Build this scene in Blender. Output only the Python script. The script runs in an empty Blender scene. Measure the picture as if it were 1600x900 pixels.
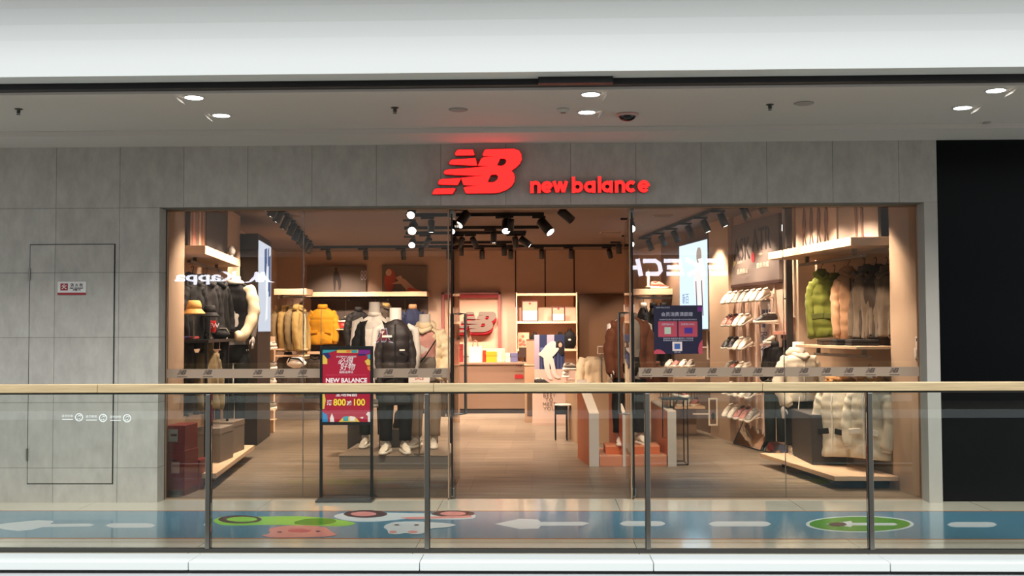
import bpy, math, random
from mathutils import Matrix, Vector, noise
random.seed(7)
S = bpy.context.scene
COL = S.collection
PI = math.pi
F = 1700.0; EYE = 1.56
# ---------------------------------------------------------------- camera
psi = math.atan(45/F); th = math.atan(65/F); rl = 0.004
fwd = Vector((-math.sin(psi)*math.cos(th), math.cos(psi)*math.cos(th), math.sin(th))).normalized()
rgt = fwd.cross(Vector((0,0,1))).normalized(); upv = rgt.cross(fwd)
r2 = rgt*math.cos(rl) - upv*math.sin(rl); u2 = upv*math.cos(rl) + rgt*math.sin(rl)
cam_d = bpy.data.cameras.new('camera'); cam = bpy.data.objects.new('camera', cam_d); COL.objects.link(cam)
M = Matrix((r2, u2, -fwd)).transposed().to_4x4(); M.translation = Vector((0,0,EYE)); cam.matrix_world = M
cam_d.sensor_width = 36.0; cam_d.lens = F/1600*36; cam_d.clip_end = 200
S.camera = cam
S.view_settings.view_transform = 'Standard'; S.view_settings.look = 'None'
S.view_settings.gamma = 1; S.view_settings.use_curve_mapping = False; S.view_settings.exposure = 0.0
S.cycles.max_bounces = 10; S.cycles.diffuse_bounces = 4; S.cycles.glossy_bounces = 4
S.cycles.transparent_max_bounces = 24; S.cycles.sample_clamp_indirect = 4.0; S.cycles.use_denoising = True
S.cycles.blur_glossy = 0.5; S.cycles.caustics_reflective = False; S.cycles.caustics_refractive = False
def ray(px, py):
    return (fwd*F + r2*(px-800) + u2*(450-py)).normalized()
def at(px, py, Y):
    d = ray(px, py); return Vector((0,0,EYE)) + d*(Y/d.y)
def fl(px, py, z=0.0):
    d = ray(px, py); return Vector((0,0,EYE)) + d*((z-EYE)/d.z)
def onp(px, py, p, n):
    d = ray(px, py); o = Vector((0,0,EYE)); return o + d*((p-o).dot(n)/d.dot(n))
# ---------------------------------------------------------------- world and lights
W = bpy.data.worlds.new('mall_air'); S.world = W; W.use_nodes = True
bg = W.node_tree.nodes['Background']; bg.inputs[0].default_value = (0.92,0.97,1.0,1); bg.inputs[1].default_value = 1.15
def area(name, loc, rot, sx, sy, power, col, spread=None):
    l = bpy.data.lights.new(name, 'AREA'); l.shape = 'RECTANGLE'; l.size = sx; l.size_y = sy; l.energy = power; l.color = col
    if spread: l.spread = spread
    o = bpy.data.objects.new(name, l); o.location = loc; o.rotation_euler = rot; COL.objects.link(o); return o
area('atrium_skylight', (0, 2.2, 13), (0,0,0), 30, 9, 1500, (0.95,0.99,1.0))
area('atrium_added_fill', (0, -4.0, 12), (math.radians(46),0,0), 28, 4, 2700, (0.97,1.0,1.0))  # added fill area, lights beam, ledge and concrete from the front
# ---------------------------------------------------------------- materials
def lin(c):
    return tuple(((x/255)/12.92 if x/255 <= .04045 else (((x/255)+.055)/1.055)**2.4) for x in c)
MATS = {}
def mat(name, rgb, rough=.6, metal=0, emit=0, noise_=0, nscale=8, bump=0, spec=.5, sheen=0, stretch=None, coat=0):
    if name in MATS: return MATS[name]
    m = bpy.data.materials.new(name); m.use_nodes = True; nt = m.node_tree; b = nt.nodes['Principled BSDF']
    c = lin(rgb) + (1,)
    b.inputs['Base Color'].default_value = c; b.inputs['Roughness'].default_value = rough; b.inputs['Metallic'].default_value = metal
    b.inputs['Specular IOR Level'].default_value = spec
    if coat: b.inputs['Coat Weight'].default_value = coat; b.inputs['Coat Roughness'].default_value = .08
    if sheen: b.inputs['Sheen Weight'].default_value = sheen
    if emit: b.inputs['Emission Color'].default_value = c; b.inputs['Emission Strength'].default_value = emit
    if noise_ or bump:
        tc = nt.nodes.new('ShaderNodeTexCoord'); mp = nt.nodes.new('ShaderNodeMapping'); n = nt.nodes.new('ShaderNodeTexNoise')
        nt.links.new(tc.outputs['Object'], mp.inputs[0]); nt.links.new(mp.outputs[0], n.inputs['Vector'])
        if stretch: mp.inputs['Scale'].default_value = stretch
        n.inputs['Scale'].default_value = nscale; n.inputs['Detail'].default_value = 6
        if noise_:
            mx = nt.nodes.new('ShaderNodeMix'); mx.data_type = 'RGBA'
            mx.inputs[6].default_value = tuple(max(0,v*(1-noise_)) for v in c[:3])+(1,)
            mx.inputs[7].default_value = tuple(min(1,v*(1+noise_)) for v in c[:3])+(1,)
            nt.links.new(n.outputs[0], mx.inputs[0]); nt.links.new(mx.outputs[2], b.inputs['Base Color'])
        if bump:
            bp = nt.nodes.new('ShaderNodeBump'); bp.inputs['Strength'].default_value = bump; bp.inputs['Distance'].default_value = .01
            nt.links.new(n.outputs[0], bp.inputs['Height']); nt.links.new(bp.outputs[0], b.inputs['Normal'])
    MATS[name] = m; return m
def emis(name, col, st=1.0):
    if name in MATS: return MATS[name]
    m = bpy.data.materials.new(name); m.use_nodes = True; nt = m.node_tree; nt.nodes.clear()
    e = nt.nodes.new('ShaderNodeEmission'); o = nt.nodes.new('ShaderNodeOutputMaterial')
    e.inputs[0].default_value = (*col,1); e.inputs[1].default_value = st; nt.links.new(e.outputs[0], o.inputs[0]); MATS[name] = m; return m
def glass_mat(name, tint, refl=.08, rough=0.0, veil=None):
    m = bpy.data.materials.new(name); m.use_nodes = True; nt = m.node_tree; nt.nodes.clear()
    t = nt.nodes.new('ShaderNodeBsdfTransparent'); g = nt.nodes.new('ShaderNodeBsdfGlossy'); mx = nt.nodes.new('ShaderNodeMixShader')
    o = nt.nodes.new('ShaderNodeOutputMaterial'); f = nt.nodes.new('ShaderNodeLayerWeight'); mr = nt.nodes.new('ShaderNodeMapRange')
    t.inputs[0].default_value = (*tint,1); g.inputs['Roughness'].default_value = rough; f.inputs[0].default_value = .35
    mr.inputs['To Min'].default_value = refl; mr.inputs['To Max'].default_value = 1.0
    nt.links.new(f.outputs['Fresnel'], mr.inputs['Value']); nt.links.new(mr.outputs[0], mx.inputs[0])
    nt.links.new(t.outputs[0], mx.inputs[1]); nt.links.new(g.outputs[0], mx.inputs[2]); nt.links.new(mx.outputs[0], o.inputs[0])
    MATS[name] = m; return m
def tile_mat(name, plane, c1, c2, mortar, w, h, ox=0, oy=0, msize=.004, rough=.5, streak=None, offset=0.0, nz=.12, bump=.1, spec=.5, coat=0, nscale=3):
    m = bpy.data.materials.new(name); m.use_nodes = True; nt = m.node_tree; b = nt.nodes['Principled BSDF']
    tc = nt.nodes.new('ShaderNodeTexCoord'); sx = nt.nodes.new('ShaderNodeSeparateXYZ'); cb = nt.nodes.new('ShaderNodeCombineXYZ')
    nt.links.new(tc.outputs['Object'], sx.inputs[0])
    nt.links.new(sx.outputs[plane[0]], cb.inputs[0]); nt.links.new(sx.outputs[plane[1]], cb.inputs[1])
    ad = nt.nodes.new('ShaderNodeVectorMath'); ad.operation = 'ADD'; ad.inputs[1].default_value = (ox, oy, 0); nt.links.new(cb.outputs[0], ad.inputs[0])
    br = nt.nodes.new('ShaderNodeTexBrick'); br.offset = offset; br.squash = 1
    nt.links.new(ad.outputs[0], br.inputs['Vector'])
    br.inputs['Color1'].default_value = (*lin(c1),1); br.inputs['Color2'].default_value = (*lin(c2),1); br.inputs['Mortar'].default_value = (*lin(mortar),1)
    br.inputs['Scale'].default_value = 1; br.inputs['Mortar Size'].default_value = msize; br.inputs['Mortar Smooth'].default_value = .3
    br.inputs['Bias'].default_value = 0; br.inputs['Brick Width'].default_value = w; br.inputs['Row Height'].default_value = h
    mp = nt.nodes.new('ShaderNodeMapping'); mp.inputs['Scale'].default_value = streak or (1,1,1); nt.links.new(tc.outputs['Object'], mp.inputs[0])
    n = nt.nodes.new('ShaderNodeTexNoise'); n.inputs['Scale'].default_value = nscale; n.inputs['Detail'].default_value = 8; n.inputs['Roughness'].default_value = .62
    nt.links.new(mp.outputs[0], n.inputs['Vector'])
    mr = nt.nodes.new('ShaderNodeMapRange'); mr.inputs['From Min'].default_value = .3; mr.inputs['From Max'].default_value = .7
    mr.inputs['To Min'].default_value = 1-nz; mr.inputs['To Max'].default_value = 1+nz; nt.links.new(n.outputs[0], mr.inputs['Value'])
    mu = nt.nodes.new('ShaderNodeVectorMath'); mu.operation = 'SCALE'; nt.links.new(br.outputs[0], mu.inputs[0]); nt.links.new(mr.outputs[0], mu.inputs['Scale'])
    nt.links.new(mu.outputs[0], b.inputs['Base Color']); b.inputs['Roughness'].default_value = rough; b.inputs['Specular IOR Level'].default_value = spec
    if coat: b.inputs['Coat Weight'].default_value = coat; b.inputs['Coat Roughness'].default_value = .05
    bp = nt.nodes.new('ShaderNodeBump'); bp.inputs['Strength'].default_value = bump; bp.inputs['Distance'].default_value = .004
    nt.links.new(br.outputs['Fac'], bp.inputs['Height']); bp.invert = True; nt.links.new(bp.outputs[0], b.inputs['Normal'])
    MATS[name] = m; return m
# ---------------------------------------------------------------- mesh helpers
class MB:
    def __init__(s): s.v = []; s.f = []
    def add(s, vs, fs, xf=None):
        n = len(s.v)
        s.v += [tuple(xf @ Vector(p)) if xf else tuple(p) for p in vs]; s.f += [tuple(i+n for i in f) for f in fs]; return s
    def box(s, x0, x1, y0, y1, z0, z1, xf=None):
        vs = [(x,y,z) for x in (x0,x1) for y in (y0,y1) for z in (z0,z1)]
        return s.add(vs, [(0,1,3,2),(4,6,7,5),(0,4,5,1),(2,3,7,6),(0,2,6,4),(1,5,7,3)], xf)
    def hexa(s, b, t):   # four bottom points, four top points
        return s.add(list(b)+list(t), [(3,2,1,0),(4,5,6,7),(0,1,5,4),(1,2,6,5),(2,3,7,6),(3,0,4,7)])
    def loft(s, rings, cap=True, closed=True, xf=None):
        n = len(rings[0]); vs = [p for r in rings for p in r]; fs = []
        for i in range(len(rings)-1):
            for j in range(n if closed else n-1):
                k = (j+1) % n; fs.append((i*n+j, i*n+k, (i+1)*n+k, (i+1)*n+j))
        if cap and closed: fs.append(tuple(range(n-1,-1,-1))); fs.append(tuple((len(rings)-1)*n+j for j in range(n)))
        return s.add(vs, fs, xf)
    def tube(s, pts, r, seg=8, cap=True, flat=1.0, fn=None, xf=None):
        pts = [Vector(p) for p in pts]; n = len(pts); rs = r if isinstance(r, (list,tuple)) else [r]*n
        rings = []; pu = None
        for i, p in enumerate(pts):
            t = (pts[min(i+1,n-1)] - pts[max(i-1,0)]).normalized()
            if pu is None: pu = t.orthogonal().normalized() if abs(t.z) > .9 else Vector((0,0,1))
            if abs(t.z) > .98 and i == 0: pu = Vector((0,1,0))
            sd = t.cross(pu).normalized(); u = sd.cross(t).normalized(); pu = u
            rr = rs[i]
            rings.append([p + (sd*math.cos(a)*rr + u*math.sin(a)*rr*flat)*(fn(i/(n-1), a) if fn else 1) for a in [2*PI*k/seg for k in range(seg)]])
        return s.loft(rings, cap, xf=xf)
    def lathe(s, prof, seg=24, c=(0,0,0), sx=1, sy=1, xf=None):
        rings = [[Vector((c[0]+r*math.cos(2*PI*k/seg)*sx, c[1]+r*math.sin(2*PI*k/seg)*sy, c[2]+z)) for k in range(seg)] for r, z in prof]
        return s.loft(rings, True, xf=xf)
    def ball(s, c, rx, ry=None, rz=None, seg=16, rows=10, xf=None, nz=0):
        ry = ry or rx; rz = rz or rx; rings = []
        for i in range(rows+1):
            a = -PI/2 + PI*i/rows; cc = max(math.cos(a), .02)
            ring = []
            for k in range(seg):
                b = 2*PI*k/seg; d = Vector((cc*math.cos(b), cc*math.sin(b), math.sin(a)))
                q = 1 + (nz*noise.noise(d*2.5+Vector(c)*9) if nz else 0)
                ring.append(Vector(c) + Vector((d.x*rx*q, d.y*ry*q, d.z*rz*q)))
            rings.append(ring)
        return s.loft(rings, True, xf=xf)
    def prism(s, poly, y0, y1, xf=None):   # polygon in XZ, thickness in Y
        n = len(poly); vs = [(x,y0,z) for x,z in poly]+[(x,y1,z) for x,z in poly]
        fs = [tuple(range(n)), tuple(range(2*n-1,n-1,-1))] + [(i, n+i, n+(i+1)%n, (i+1)%n) for i in range(n)]
        return s.add(vs, fs, xf)
    def build(s, name, m, parent=None, smooth=False, bevel=0, solid=0, sub=0):
        me = bpy.data.meshes.new(name); me.from_pydata([tuple(p) for p in s.v], [], s.f); me.update()
        o = bpy.data.objects.new(name, me); COL.objects.link(o)
        if m: me.materials.append(m)
        if smooth:
            for p in me.polygons: p.use_smooth = True
        if parent: o.parent = parent
        if solid: md = o.modifiers.new('s','SOLIDIFY'); md.thickness = solid
        if bevel: md = o.modifiers.new('b','BEVEL'); md.width = bevel; md.segments = 2; md.limit_method = 'ANGLE'
        if sub: md = o.modifiers.new('u','SUBSURF'); md.levels = sub; md.render_levels = sub
        return o
def thing(name, label, cat, loc=(0,0,0), rz=0, group=None):
    o = bpy.data.objects.new(name, None); COL.objects.link(o); o.location = loc; o.rotation_euler = (0,0,rz)
    o['label'] = label; o['category'] = cat
    if group: o['group'] = group
    return o
def tag(o, label, cat, group=None, kind=None):
    o['label'] = label; o['category'] = cat
    if group: o['group'] = group
    if kind: o['kind'] = kind
    return o
def struct(o): o['kind'] = 'structure'; return o
def lab(o, t): o['label'] = t; return o
def copy_tree(o, parent=None):
    c = o.copy(); COL.objects.link(c); c.parent = parent
    for ch in list(o.children): copy_tree(ch, c)
    return c
def text(name, s, m, loc, size, parent=None, thick=.002, rot=(PI/2,0,0), align='CENTER', bold=0, sx=1.0, shear=0, space=1.0):
    cu = bpy.data.curves.new('t','FONT'); cu.body = s; cu.size = size; cu.align_x = align; cu.align_y = 'CENTER'
    cu.extrude = thick/2; cu.offset = bold; cu.shear = shear; cu.space_character = space; cu.resolution_u = 3
    o = bpy.data.objects.new('t', cu); COL.objects.link(o); bpy.context.view_layer.update()
    me = bpy.data.meshes.new_from_object(o.evaluated_get(bpy.context.evaluated_depsgraph_get()))
    bpy.data.objects.remove(o); bpy.data.curves.remove(cu)
    me.materials.clear(); me.materials.append(m)
    r = bpy.data.objects.new(name, me); COL.objects.link(r); r.location = loc; r.rotation_euler = rot; r.scale = (sx,1,1)
    if parent: r.parent = parent
    return r
def shape2d(name, polys, m, thick, parent=None, loc=(0,0,0), rot=(PI/2,0,0), bevel=0):   # outlines with holes, local XY
    cu = bpy.data.curves.new('c','CURVE'); cu.dimensions = '2D'; cu.fill_mode = 'BOTH'; cu.extrude = thick/2; cu.bevel_depth = bevel
    for poly in polys:
        sp = cu.splines.new('POLY'); sp.points.add(len(poly)-1); sp.use_cyclic_u = True
        for i,(x,y) in enumerate(poly): sp.points[i].co = (x,y,0,1)
    o = bpy.data.objects.new('t', cu); COL.objects.link(o); bpy.context.view_layer.update()
    me = bpy.data.meshes.new_from_object(o.evaluated_get(bpy.context.evaluated_depsgraph_get()))
    bpy.data.objects.remove(o); bpy.data.curves.remove(cu); me.materials.clear(); me.materials.append(m)
    r = bpy.data.objects.new(name, me); COL.objects.link(r); r.location = loc; r.rotation_euler = rot
    if parent: r.parent = parent
    return r
def smoothpoly(pts, it=2):
    for _ in range(it):
        q = []
        for i in range(len(pts)):
            a, b = pts[i], pts[(i+1)%len(pts)]
            q += [(a[0]*.75+b[0]*.25, a[1]*.75+b[1]*.25), (a[0]*.25+b[0]*.75, a[1]*.25+b[1]*.75)]
        pts = q
    return pts
# ---------------------------------------------------------------- key planes (metres)
YC = 9.87; YG = 10.08; YB = 21.4; ZC = 3.30; ZS = 3.12; YR = 7.68; HB = 2.692
XL = at(247,600,YC).x; XR = at(1449,600,YC).x; XE = at(1468,500,YC).x
sl = -.12; sr = -.16
def lw(Y): return at(252,600,YG).x + sl*(Y-YG)     # left shop wall line
def rw(Y): return at(1448,600,YG).x + sr*(Y-YG)    # right shop wall line
# ---------------------------------------------------------------- structure
concrete = tile_mat('concrete_panels', (0,2), (160,154,145), (168,162,153), (114,110,103), .592, .594, ox=-at(287,300,YC).x+.592*20, oy=-HB+.594*10, msize=.003, rough=.75, nz=.12, nscale=7, streak=(1.6,1.6,.8))
concrete_side = mat('concrete_side', (160,154,145), .75, noise_=.08, nscale=5)
walk = tile_mat('walkway_tiles', (0,1), (212,204,182), (216,208,187), (128,116,98), 1.58, 1.2, ox=-fl(60,820).x+1.58*10, oy=.35, msize=.003, rough=.13, nz=.05, nscale=2, spec=.6, coat=.5)
shopfl = tile_mat('shop_floor_tiles', (0,1), (122,106,90), (142,124,106), (94,82,70), .6, 1.2, ox=.1, oy=.2, msize=.003, rough=.38, streak=(.25,4.2,1), offset=.5, nz=.6, nscale=3.6)
white = mat('white_paint', (208,210,208), .5)
ceil_m = mat('ceiling_paint', (192,184,176), .8)
shopceil = mat('shop_ceiling_paint', (112,92,80), .85)
shopwall = mat('shop_wall_panel', (196,166,138), .7, noise_=.05, nscale=3)
panelwall = mat('back_wall_panel', (192,160,138), .65, noise_=.06, nscale=2, stretch=(1,1,3))
black = mat('black_metal', (22,22,23), .4, .3)
blackpaint = mat('black_gloss', (2,3,5), .3, spec=.12)
steel = mat('brushed_steel', (128,124,116), .35, .9)
dsteel = mat('dark_steel', (70,68,64), .4, .7)
trimw = mat('bronze_trim', (150,122,98), .5, .3)
wood = mat('handrail_oak', (190,166,126), .5, noise_=.38, nscale=5, stretch=(.7,9,14))
ledge_m = mat('ledge_white', (225,230,228), .35)
def st(name, x0,x1,y0,y1,z0,z1, m, parent=None, bevel=0):
    o = MB().box(x0,x1,y0,y1,z0,z1).build(name, m, parent, bevel=bevel)
    return struct(o) if not parent else o
st('floor', -9, 9, 7.632, YG+.02, -.2, 0, walk)
st('floor_shop', -5.6, 5.0, YG+.02, YB+.3, -.2, .0, shopfl)
st('ceiling', -9, 9, 7.86, YC, ZC, ZC+.15, ceil_m)
st('ceiling_soffit', -9, 9, 9.30, YC, ZC-.045, ZC-.001, ceil_m)
st('ceiling_shop', -5.6, 5.0, YC+.22, YB+.3, ZS, ZS+.1, shopceil)
st('wall_front', -9, XL, YC, YC+.21, 0, ZC, concrete)
st('wall_header', XL, XE, YC, YC+.215, HB, ZC, concrete)
st('wall_pier', XR, XE, YC, YC+.21, 0, HB, concrete_side)
st('wall_dark', XE, 9, YC+.08, YC+.2, 0, ZC, blackpaint)
st('wall_back', -5.6, 5.0, YB, YB+.2, 0, ZS, panelwall)
# side walls of the shop, skewed to the shopfront as in the photograph
def skew(name, f, Y0, Y1, off0, off1, z0, z1, m, parent=None, bevel=0):
    s = 1 if f is lw else -1
    b = [(f(Y0)+s*off0,Y0),(f(Y1)+s*off0,Y1),(f(Y1)+s*off1,Y1),(f(Y0)+s*off1,Y0)]
    o = MB().hexa([(x,y,z0) for x,y in b], [(x,y,z1) for x,y in b]).build(name, m, parent, bevel=bevel); return o
struct(skew('wall_left', lw, YG+.05, YB, -.5, -.32, 0, ZS, shopwall))
struct(skew('wall_left_front', lw, YG+.05, 11.08, -.32, 0, 0, ZS, shopwall))
struct(skew('pillar_left', lw, 13.7, 14.7, -.32, 0, 0, ZS, shopwall))
struct(skew('wall_right', rw, YG+.05, YB, -.4, -.2, 0, ZS, shopwall))
struct(skew('wall_right_front', rw, YG+.05, 10.75, -.2, 0, 0, ZS, shopwall))
struct(skew('wall_right_middle', rw, 13.0, 13.45, -.2, 0, 0, ZS, shopwall))
struct(skew('wall_right_shoes', rw, 13.45, 15.25, -.2, .0, 0, ZS, mat('shoe_wall_panel', (205,172,150), .6)))
struct(skew('pillar_right', rw, 15.25, 16.1, -.2, .08, 0, ZS, shopwall))
struct(skew('wall_right_rear', rw, 16.1, 19.0, -.2, -.0, 0, ZS, mat('rear_wall_brown', (120,96,78), .7)))
# back wall joints
for i, px in enumerate((805.6, 851.7, 897)):
    x = at(px,420,YB).x; st('trim_%d'%(i+1), x-.012, x+.012, YB-.012, YB+.01, 2.0, ZS, mat('joint_dark', (60,36,26), .8))
x0 = at(903,500,YB).x; x1 = at(990,500,YB).x
o = st('door_1', x0, x1, YB-.03, YB+.02, 0, at(930,459,YB).z, mat('dark_timber', (84,56,30), .55, noise_=.1, stretch=(1,1,.2)))
# beam above the railing: white fascia whose upper part sweeps out towards the atrium, a curve added to darken its top
prof = [(7.76,3.362),(7.55,3.362),(7.55,3.62)]
for k in range(1,11):
    a = k/10*PI/2*.95; prof.append((7.55-.75*(1-math.cos(a)), 3.62+.75*math.sin(a)))
prof += [(7.0,4.9),(7.76,4.9)]
mb = MB(); n = len(prof); mb.add([(-9,y,z) for y,z in prof]+[(9,y,z) for y,z in prof], [tuple(range(n)), tuple(range(2*n-1,n-1,-1))]+[(i,(i+1)%n,n+(i+1)%n,n+i) for i in range(n)])
struct(mb.build('beam_fascia', white))
st('beam_added_shade', -9, 9, 6.6, 7.0, 4.4, 4.8, white)  # unseen slab added overhead to shade the upper fascia
st('trim_4', -9, 9, 7.77, 7.86, ZC+.02, ZC+.3, black)
sh = st('trim_5', at(841,125,7.7).x, at(958,125,7.7).x, 7.70, 7.769, ZC+.015, ZC+.06, black)
# slab edge, ledge
def ledge(x0,x1): return st('trim_6', x0+.003, x1-.003, 7.36, 7.63, -.058, 0.0, ledge_m, bevel=.004)
js = [-9]+[fl(px,862).x for px in (318,664,1013,1365)]+[9]
for a,b in zip(js,js[1:]): ledge(a,b)
st('slab_edge', -9, 9, 7.375, 7.62, -.9, -.084, mat('slab_white', (205,206,208), .5))
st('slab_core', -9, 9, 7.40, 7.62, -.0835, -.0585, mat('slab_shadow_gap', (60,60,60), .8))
# opposite side of the atrium (seen only mirrored in the glass)
st('floor_opposite', -12, 12, -10, -5.8, -.3, -.005, walk)
st('slab_edge_opposite', -12, 12, -5.8, -5.6, -.15, 0, ledge_m)
st('wall_opposite', -12, 12, -8.6, -8.4, 0, 4.2, mat('opposite_shopfronts', (70,62,56), .7, noise_=.2, nscale=1))
st('ceiling_opposite', -12, 12, -8.4, -5.8, 3.5, 3.7, ceil_m)
st('beam_opposite', -12, 12, -5.8, -5.6, 3.5, 4.6, mat('opposite_beam_grey',(120,118,114),.6))
st('wall_lower_opposite', -14, 14, -5.75, -5.6, -5.2, -.16, mat('lower_shops',(74,72,68),.6,noise_=.2,nscale=1))
st('floor_atrium', -14, 14, -5.6, 7.38, -5.4, -5.2, mat('atrium_floor',(120,112,100),.3))
# ---------------------------------------------------------------- shopfront glazing
GL = glass_mat('shop_glass', (.965,.98,.97), refl=.012)
GR = glass_mat('railing_glass', (.965,.985,.97), refl=-.005)
def gx(px, Y=YG): return at(px, 550, Y).x
panes = [(259,474),(474,703),(989,1225),(1225,1437)]
for i,(a,b) in enumerate(panes):
    o = st('window_%d'%(i+1), gx(a)+.003, gx(b)-.003, YG-.006, YG+.006, .012, HB+.02, GL)
for a,b,z0,z1 in ((XL, gx(261), 0, HB),(gx(1435), XR, 0, HB)):
    st('trim_7', a, b, YG-.03, YG+.03, z0, z1, trimw)
st('trim_8', gx(261), gx(1435), YG-.025, YG+.025, HB-.012, HB+.03, trimw)
st('trim_9', gx(259), gx(703), YG-.02, YG+.02, 0, .012, trimw); st('trim_9', gx(989), gx(1437), YG-.02, YG+.02, 0, .012, trimw)
struct(MB().box(XL, XL+.012, YC+.21, YG-.03, 0, HB).build('trim_10', trimw))
struct(MB().box(gx(474)-.0025, gx(474)+.0025, YG-.012, YG-.006, .012, HB).build('trim_11', steel)); struct(MB().box(gx(1225)-.0025, gx(1225)+.0025, YG-.012, YG-.006, .012, HB).build('trim_12', steel))
# open door leaves
def door(n, px, s):
    d = bpy.data.objects.new('door_%d'%n, None); COL.objects.link(d); d.location = (gx(px), YG+.02, 0); struct(d)
    MB().box(-.005,.005, 0.0,.92, .06, HB-.07).build('glass_pane', GL, d)
    MB().box(-.008,.008, -.014,.0, .03, HB-.05).build('edge_strip', black, d)
    MB().box(-.022,.022, -.01,.2, .012,.10).build('floor_hinge', steel, d, bevel=.004)
    MB().box(-.022,.022, -.01,.2, HB-.09,HB-.015).build('top_hinge', steel, d, bevel=.004)
    for k in (-1,1):
        z0, z1 = .72, 1.72
        MB().tube([(k*.006,.80,z0),(k*.07,.80,z0),(k*.07,.80,z1),(k*.006,.80,z1)], .014, 8).build('handle', steel, d)
    return d
door(2, 706, 1); door(3, 989, -1)
# fixed dark door jamb posts with steel patch above
for px in (702, 986):
    x = gx(px); st('trim_13', x-.012, x+.0, YG-.02, YG+.015, 0, HB, trimw)
# ---------------------------------------------------------------- logo outlines (traced, unit: 1 = logo height)
def _n(pts): return [((x-58)/700, (780-y)/700) for x,y in pts]
LOGO = [_n(p) for p in (
 [(412,150),(435,105),(465,90),(690,92),(715,165),(700,178),(425,178)],
 [(320,300),(345,258),(375,245),(730,225),(755,328),(745,340),(335,318)],
 [(900,88),(1340,85),(1410,110),(1448,170),(1455,250),(1420,320),(1370,370),(1290,425),(1330,470),(1345,530),(1335,600),(1290,670),(1210,725),(1100,765),(1000,775),(590,775),(570,755),(548,690),(560,678),(780,658),(545,642),(508,540),(515,532),(870,500),(430,485),(250,470),(235,445),(260,410),(300,402),(770,370),(950,350),(772,338),(820,238),(860,212),(1040,199),(860,190),(845,172),(870,110)],
 [(148,605),(165,565),(190,552),(490,535),(500,545),(455,635),(430,642),(155,630)],
 [(58,770),(85,715),(110,700),(400,695),(415,705),(370,780),(62,782)],
 [(1065,345),(1110,240),(1130,230),(1190,235),(1218,265),(1205,310),(1165,345),(1130,350)],
 [(915,605),(965,495),(985,483),(1060,483),(1090,515),(1075,565),(1030,600),(990,610)])]
def scaled(ps, k): return [[(x*k,y*k) for x,y in p] for p in ps]
RED = emis('sign_red_glow', (3.2,.048,.043), 1.0); REDS = mat('sign_red_side', (150,20,26), .4)
# big shopfront sign
o0 = at(676,303,YC-.06); top = at(676,233.5,YC-.06).z; H = top-o0.z
sg = thing('shop_sign', 'red glowing shop sign with winged logo and name on grey header', 'sign', (o0.x,YC,o0.z))
shape2d('logo_side', scaled(LOGO,H), REDS, .05, sg, (0,-.03,0), bevel=.006)
shape2d('logo', scaled(LOGO,H), RED, .006, sg, (0,-.066,0))
U = H/700*10/7.62
def ribbon(mb, pts, w, y0, y1):
    L=[];R=[]
    n=len(pts); closed = pts[0]==pts[-1]
    for i,(x,z) in enumerate(pts):
        a=pts[i-1] if i else (pts[-2] if closed else pts[0]); b=pts[i+1] if i<n-1 else (pts[1] if closed else pts[-1])
        t=Vector((b[0]-a[0],b[1]-a[1])).normalized(); q=Vector((-t.y,t.x))*w/2
        L.append((x+q.x,z+q.y)); R.append((x-q.x,z-q.y))
    vs=[];fs=[]
    for (a,b) in zip(L,R): vs += [(a[0],y0,a[1]),(b[0],y0,b[1]),(b[0],y1,b[1]),(a[0],y1,a[1])]
    for i in range(n-1):
        k=4*i; fs += [(k,k+1,k+5,k+4),(k+1,k+2,k+6,k+5),(k+2,k+3,k+7,k+6),(k+3,k,k+4,k+7)]
    fs += [(3,2,1,0),(4*n-4,4*n-3,4*n-2,4*n-1)]
    mb.add(vs,fs)
def arc(cx,cz,r,a0,a1,n=20): return [(cx+r*math.cos(math.radians(a0+(a1-a0)*i/n)), cz+r*math.sin(math.radians(a0+(a1-a0)*i/n))) for i in range(n+1)]
def letter(ch, x, w):
    r=w/2-19; c=x+w/2; b=19; mid=72-19+19   # z from 0 to 144
    m=72
    if ch=='n': return [[(x+19,0),(x+19,140)], [(x+19,72)]+arc(c,144-19-r,r,180,0)+[(x+w-19,0)]]
    if ch=='e': return [arc(c,m,r,0,318), [(x+19,m),(x+w-19,m)]]
    if ch=='w': return [[(x+12,140),(x+w*.3,12)],[(x+w*.3,12),(x+w*.5,136)],[(x+w*.5,136),(x+w*.72,12)],[(x+w*.72,12),(x+w-10,140)]]
    if ch=='b': return [[(x+19,0),(x+19,190)], arc(c,m,r,0,360)]
    if ch=='a': return [[(x+w-19,0),(x+w-19,140)], arc(c,m,r,0,360)]
    if ch=='l': return [[(x+19,0),(x+19,192)]]
    if ch=='c': return [arc(c,m,r,45,315)]
bx = at(829,303,YC).x - o0.x; 
for ch,x,w in (('n',70,122),('e',198,138),('w',338,170),('b',563,132),('a',708,132),('l',871,38),('a',915,132),('n',1073,120),('c',1198,135),('e',1343,142)):
    mb = MB(); ms = MB()
    for p in letter(ch, x-70, w):
        q = [(bx+a*U, .0+b*U) for a,b in p]; ribbon(mb, q, 39*U, -.066, -.060); ribbon(ms, q, 46*U, -.060, 0)
    l = mb.build('letter', RED, sg); ms.build('letter_side', REDS, l)
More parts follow.
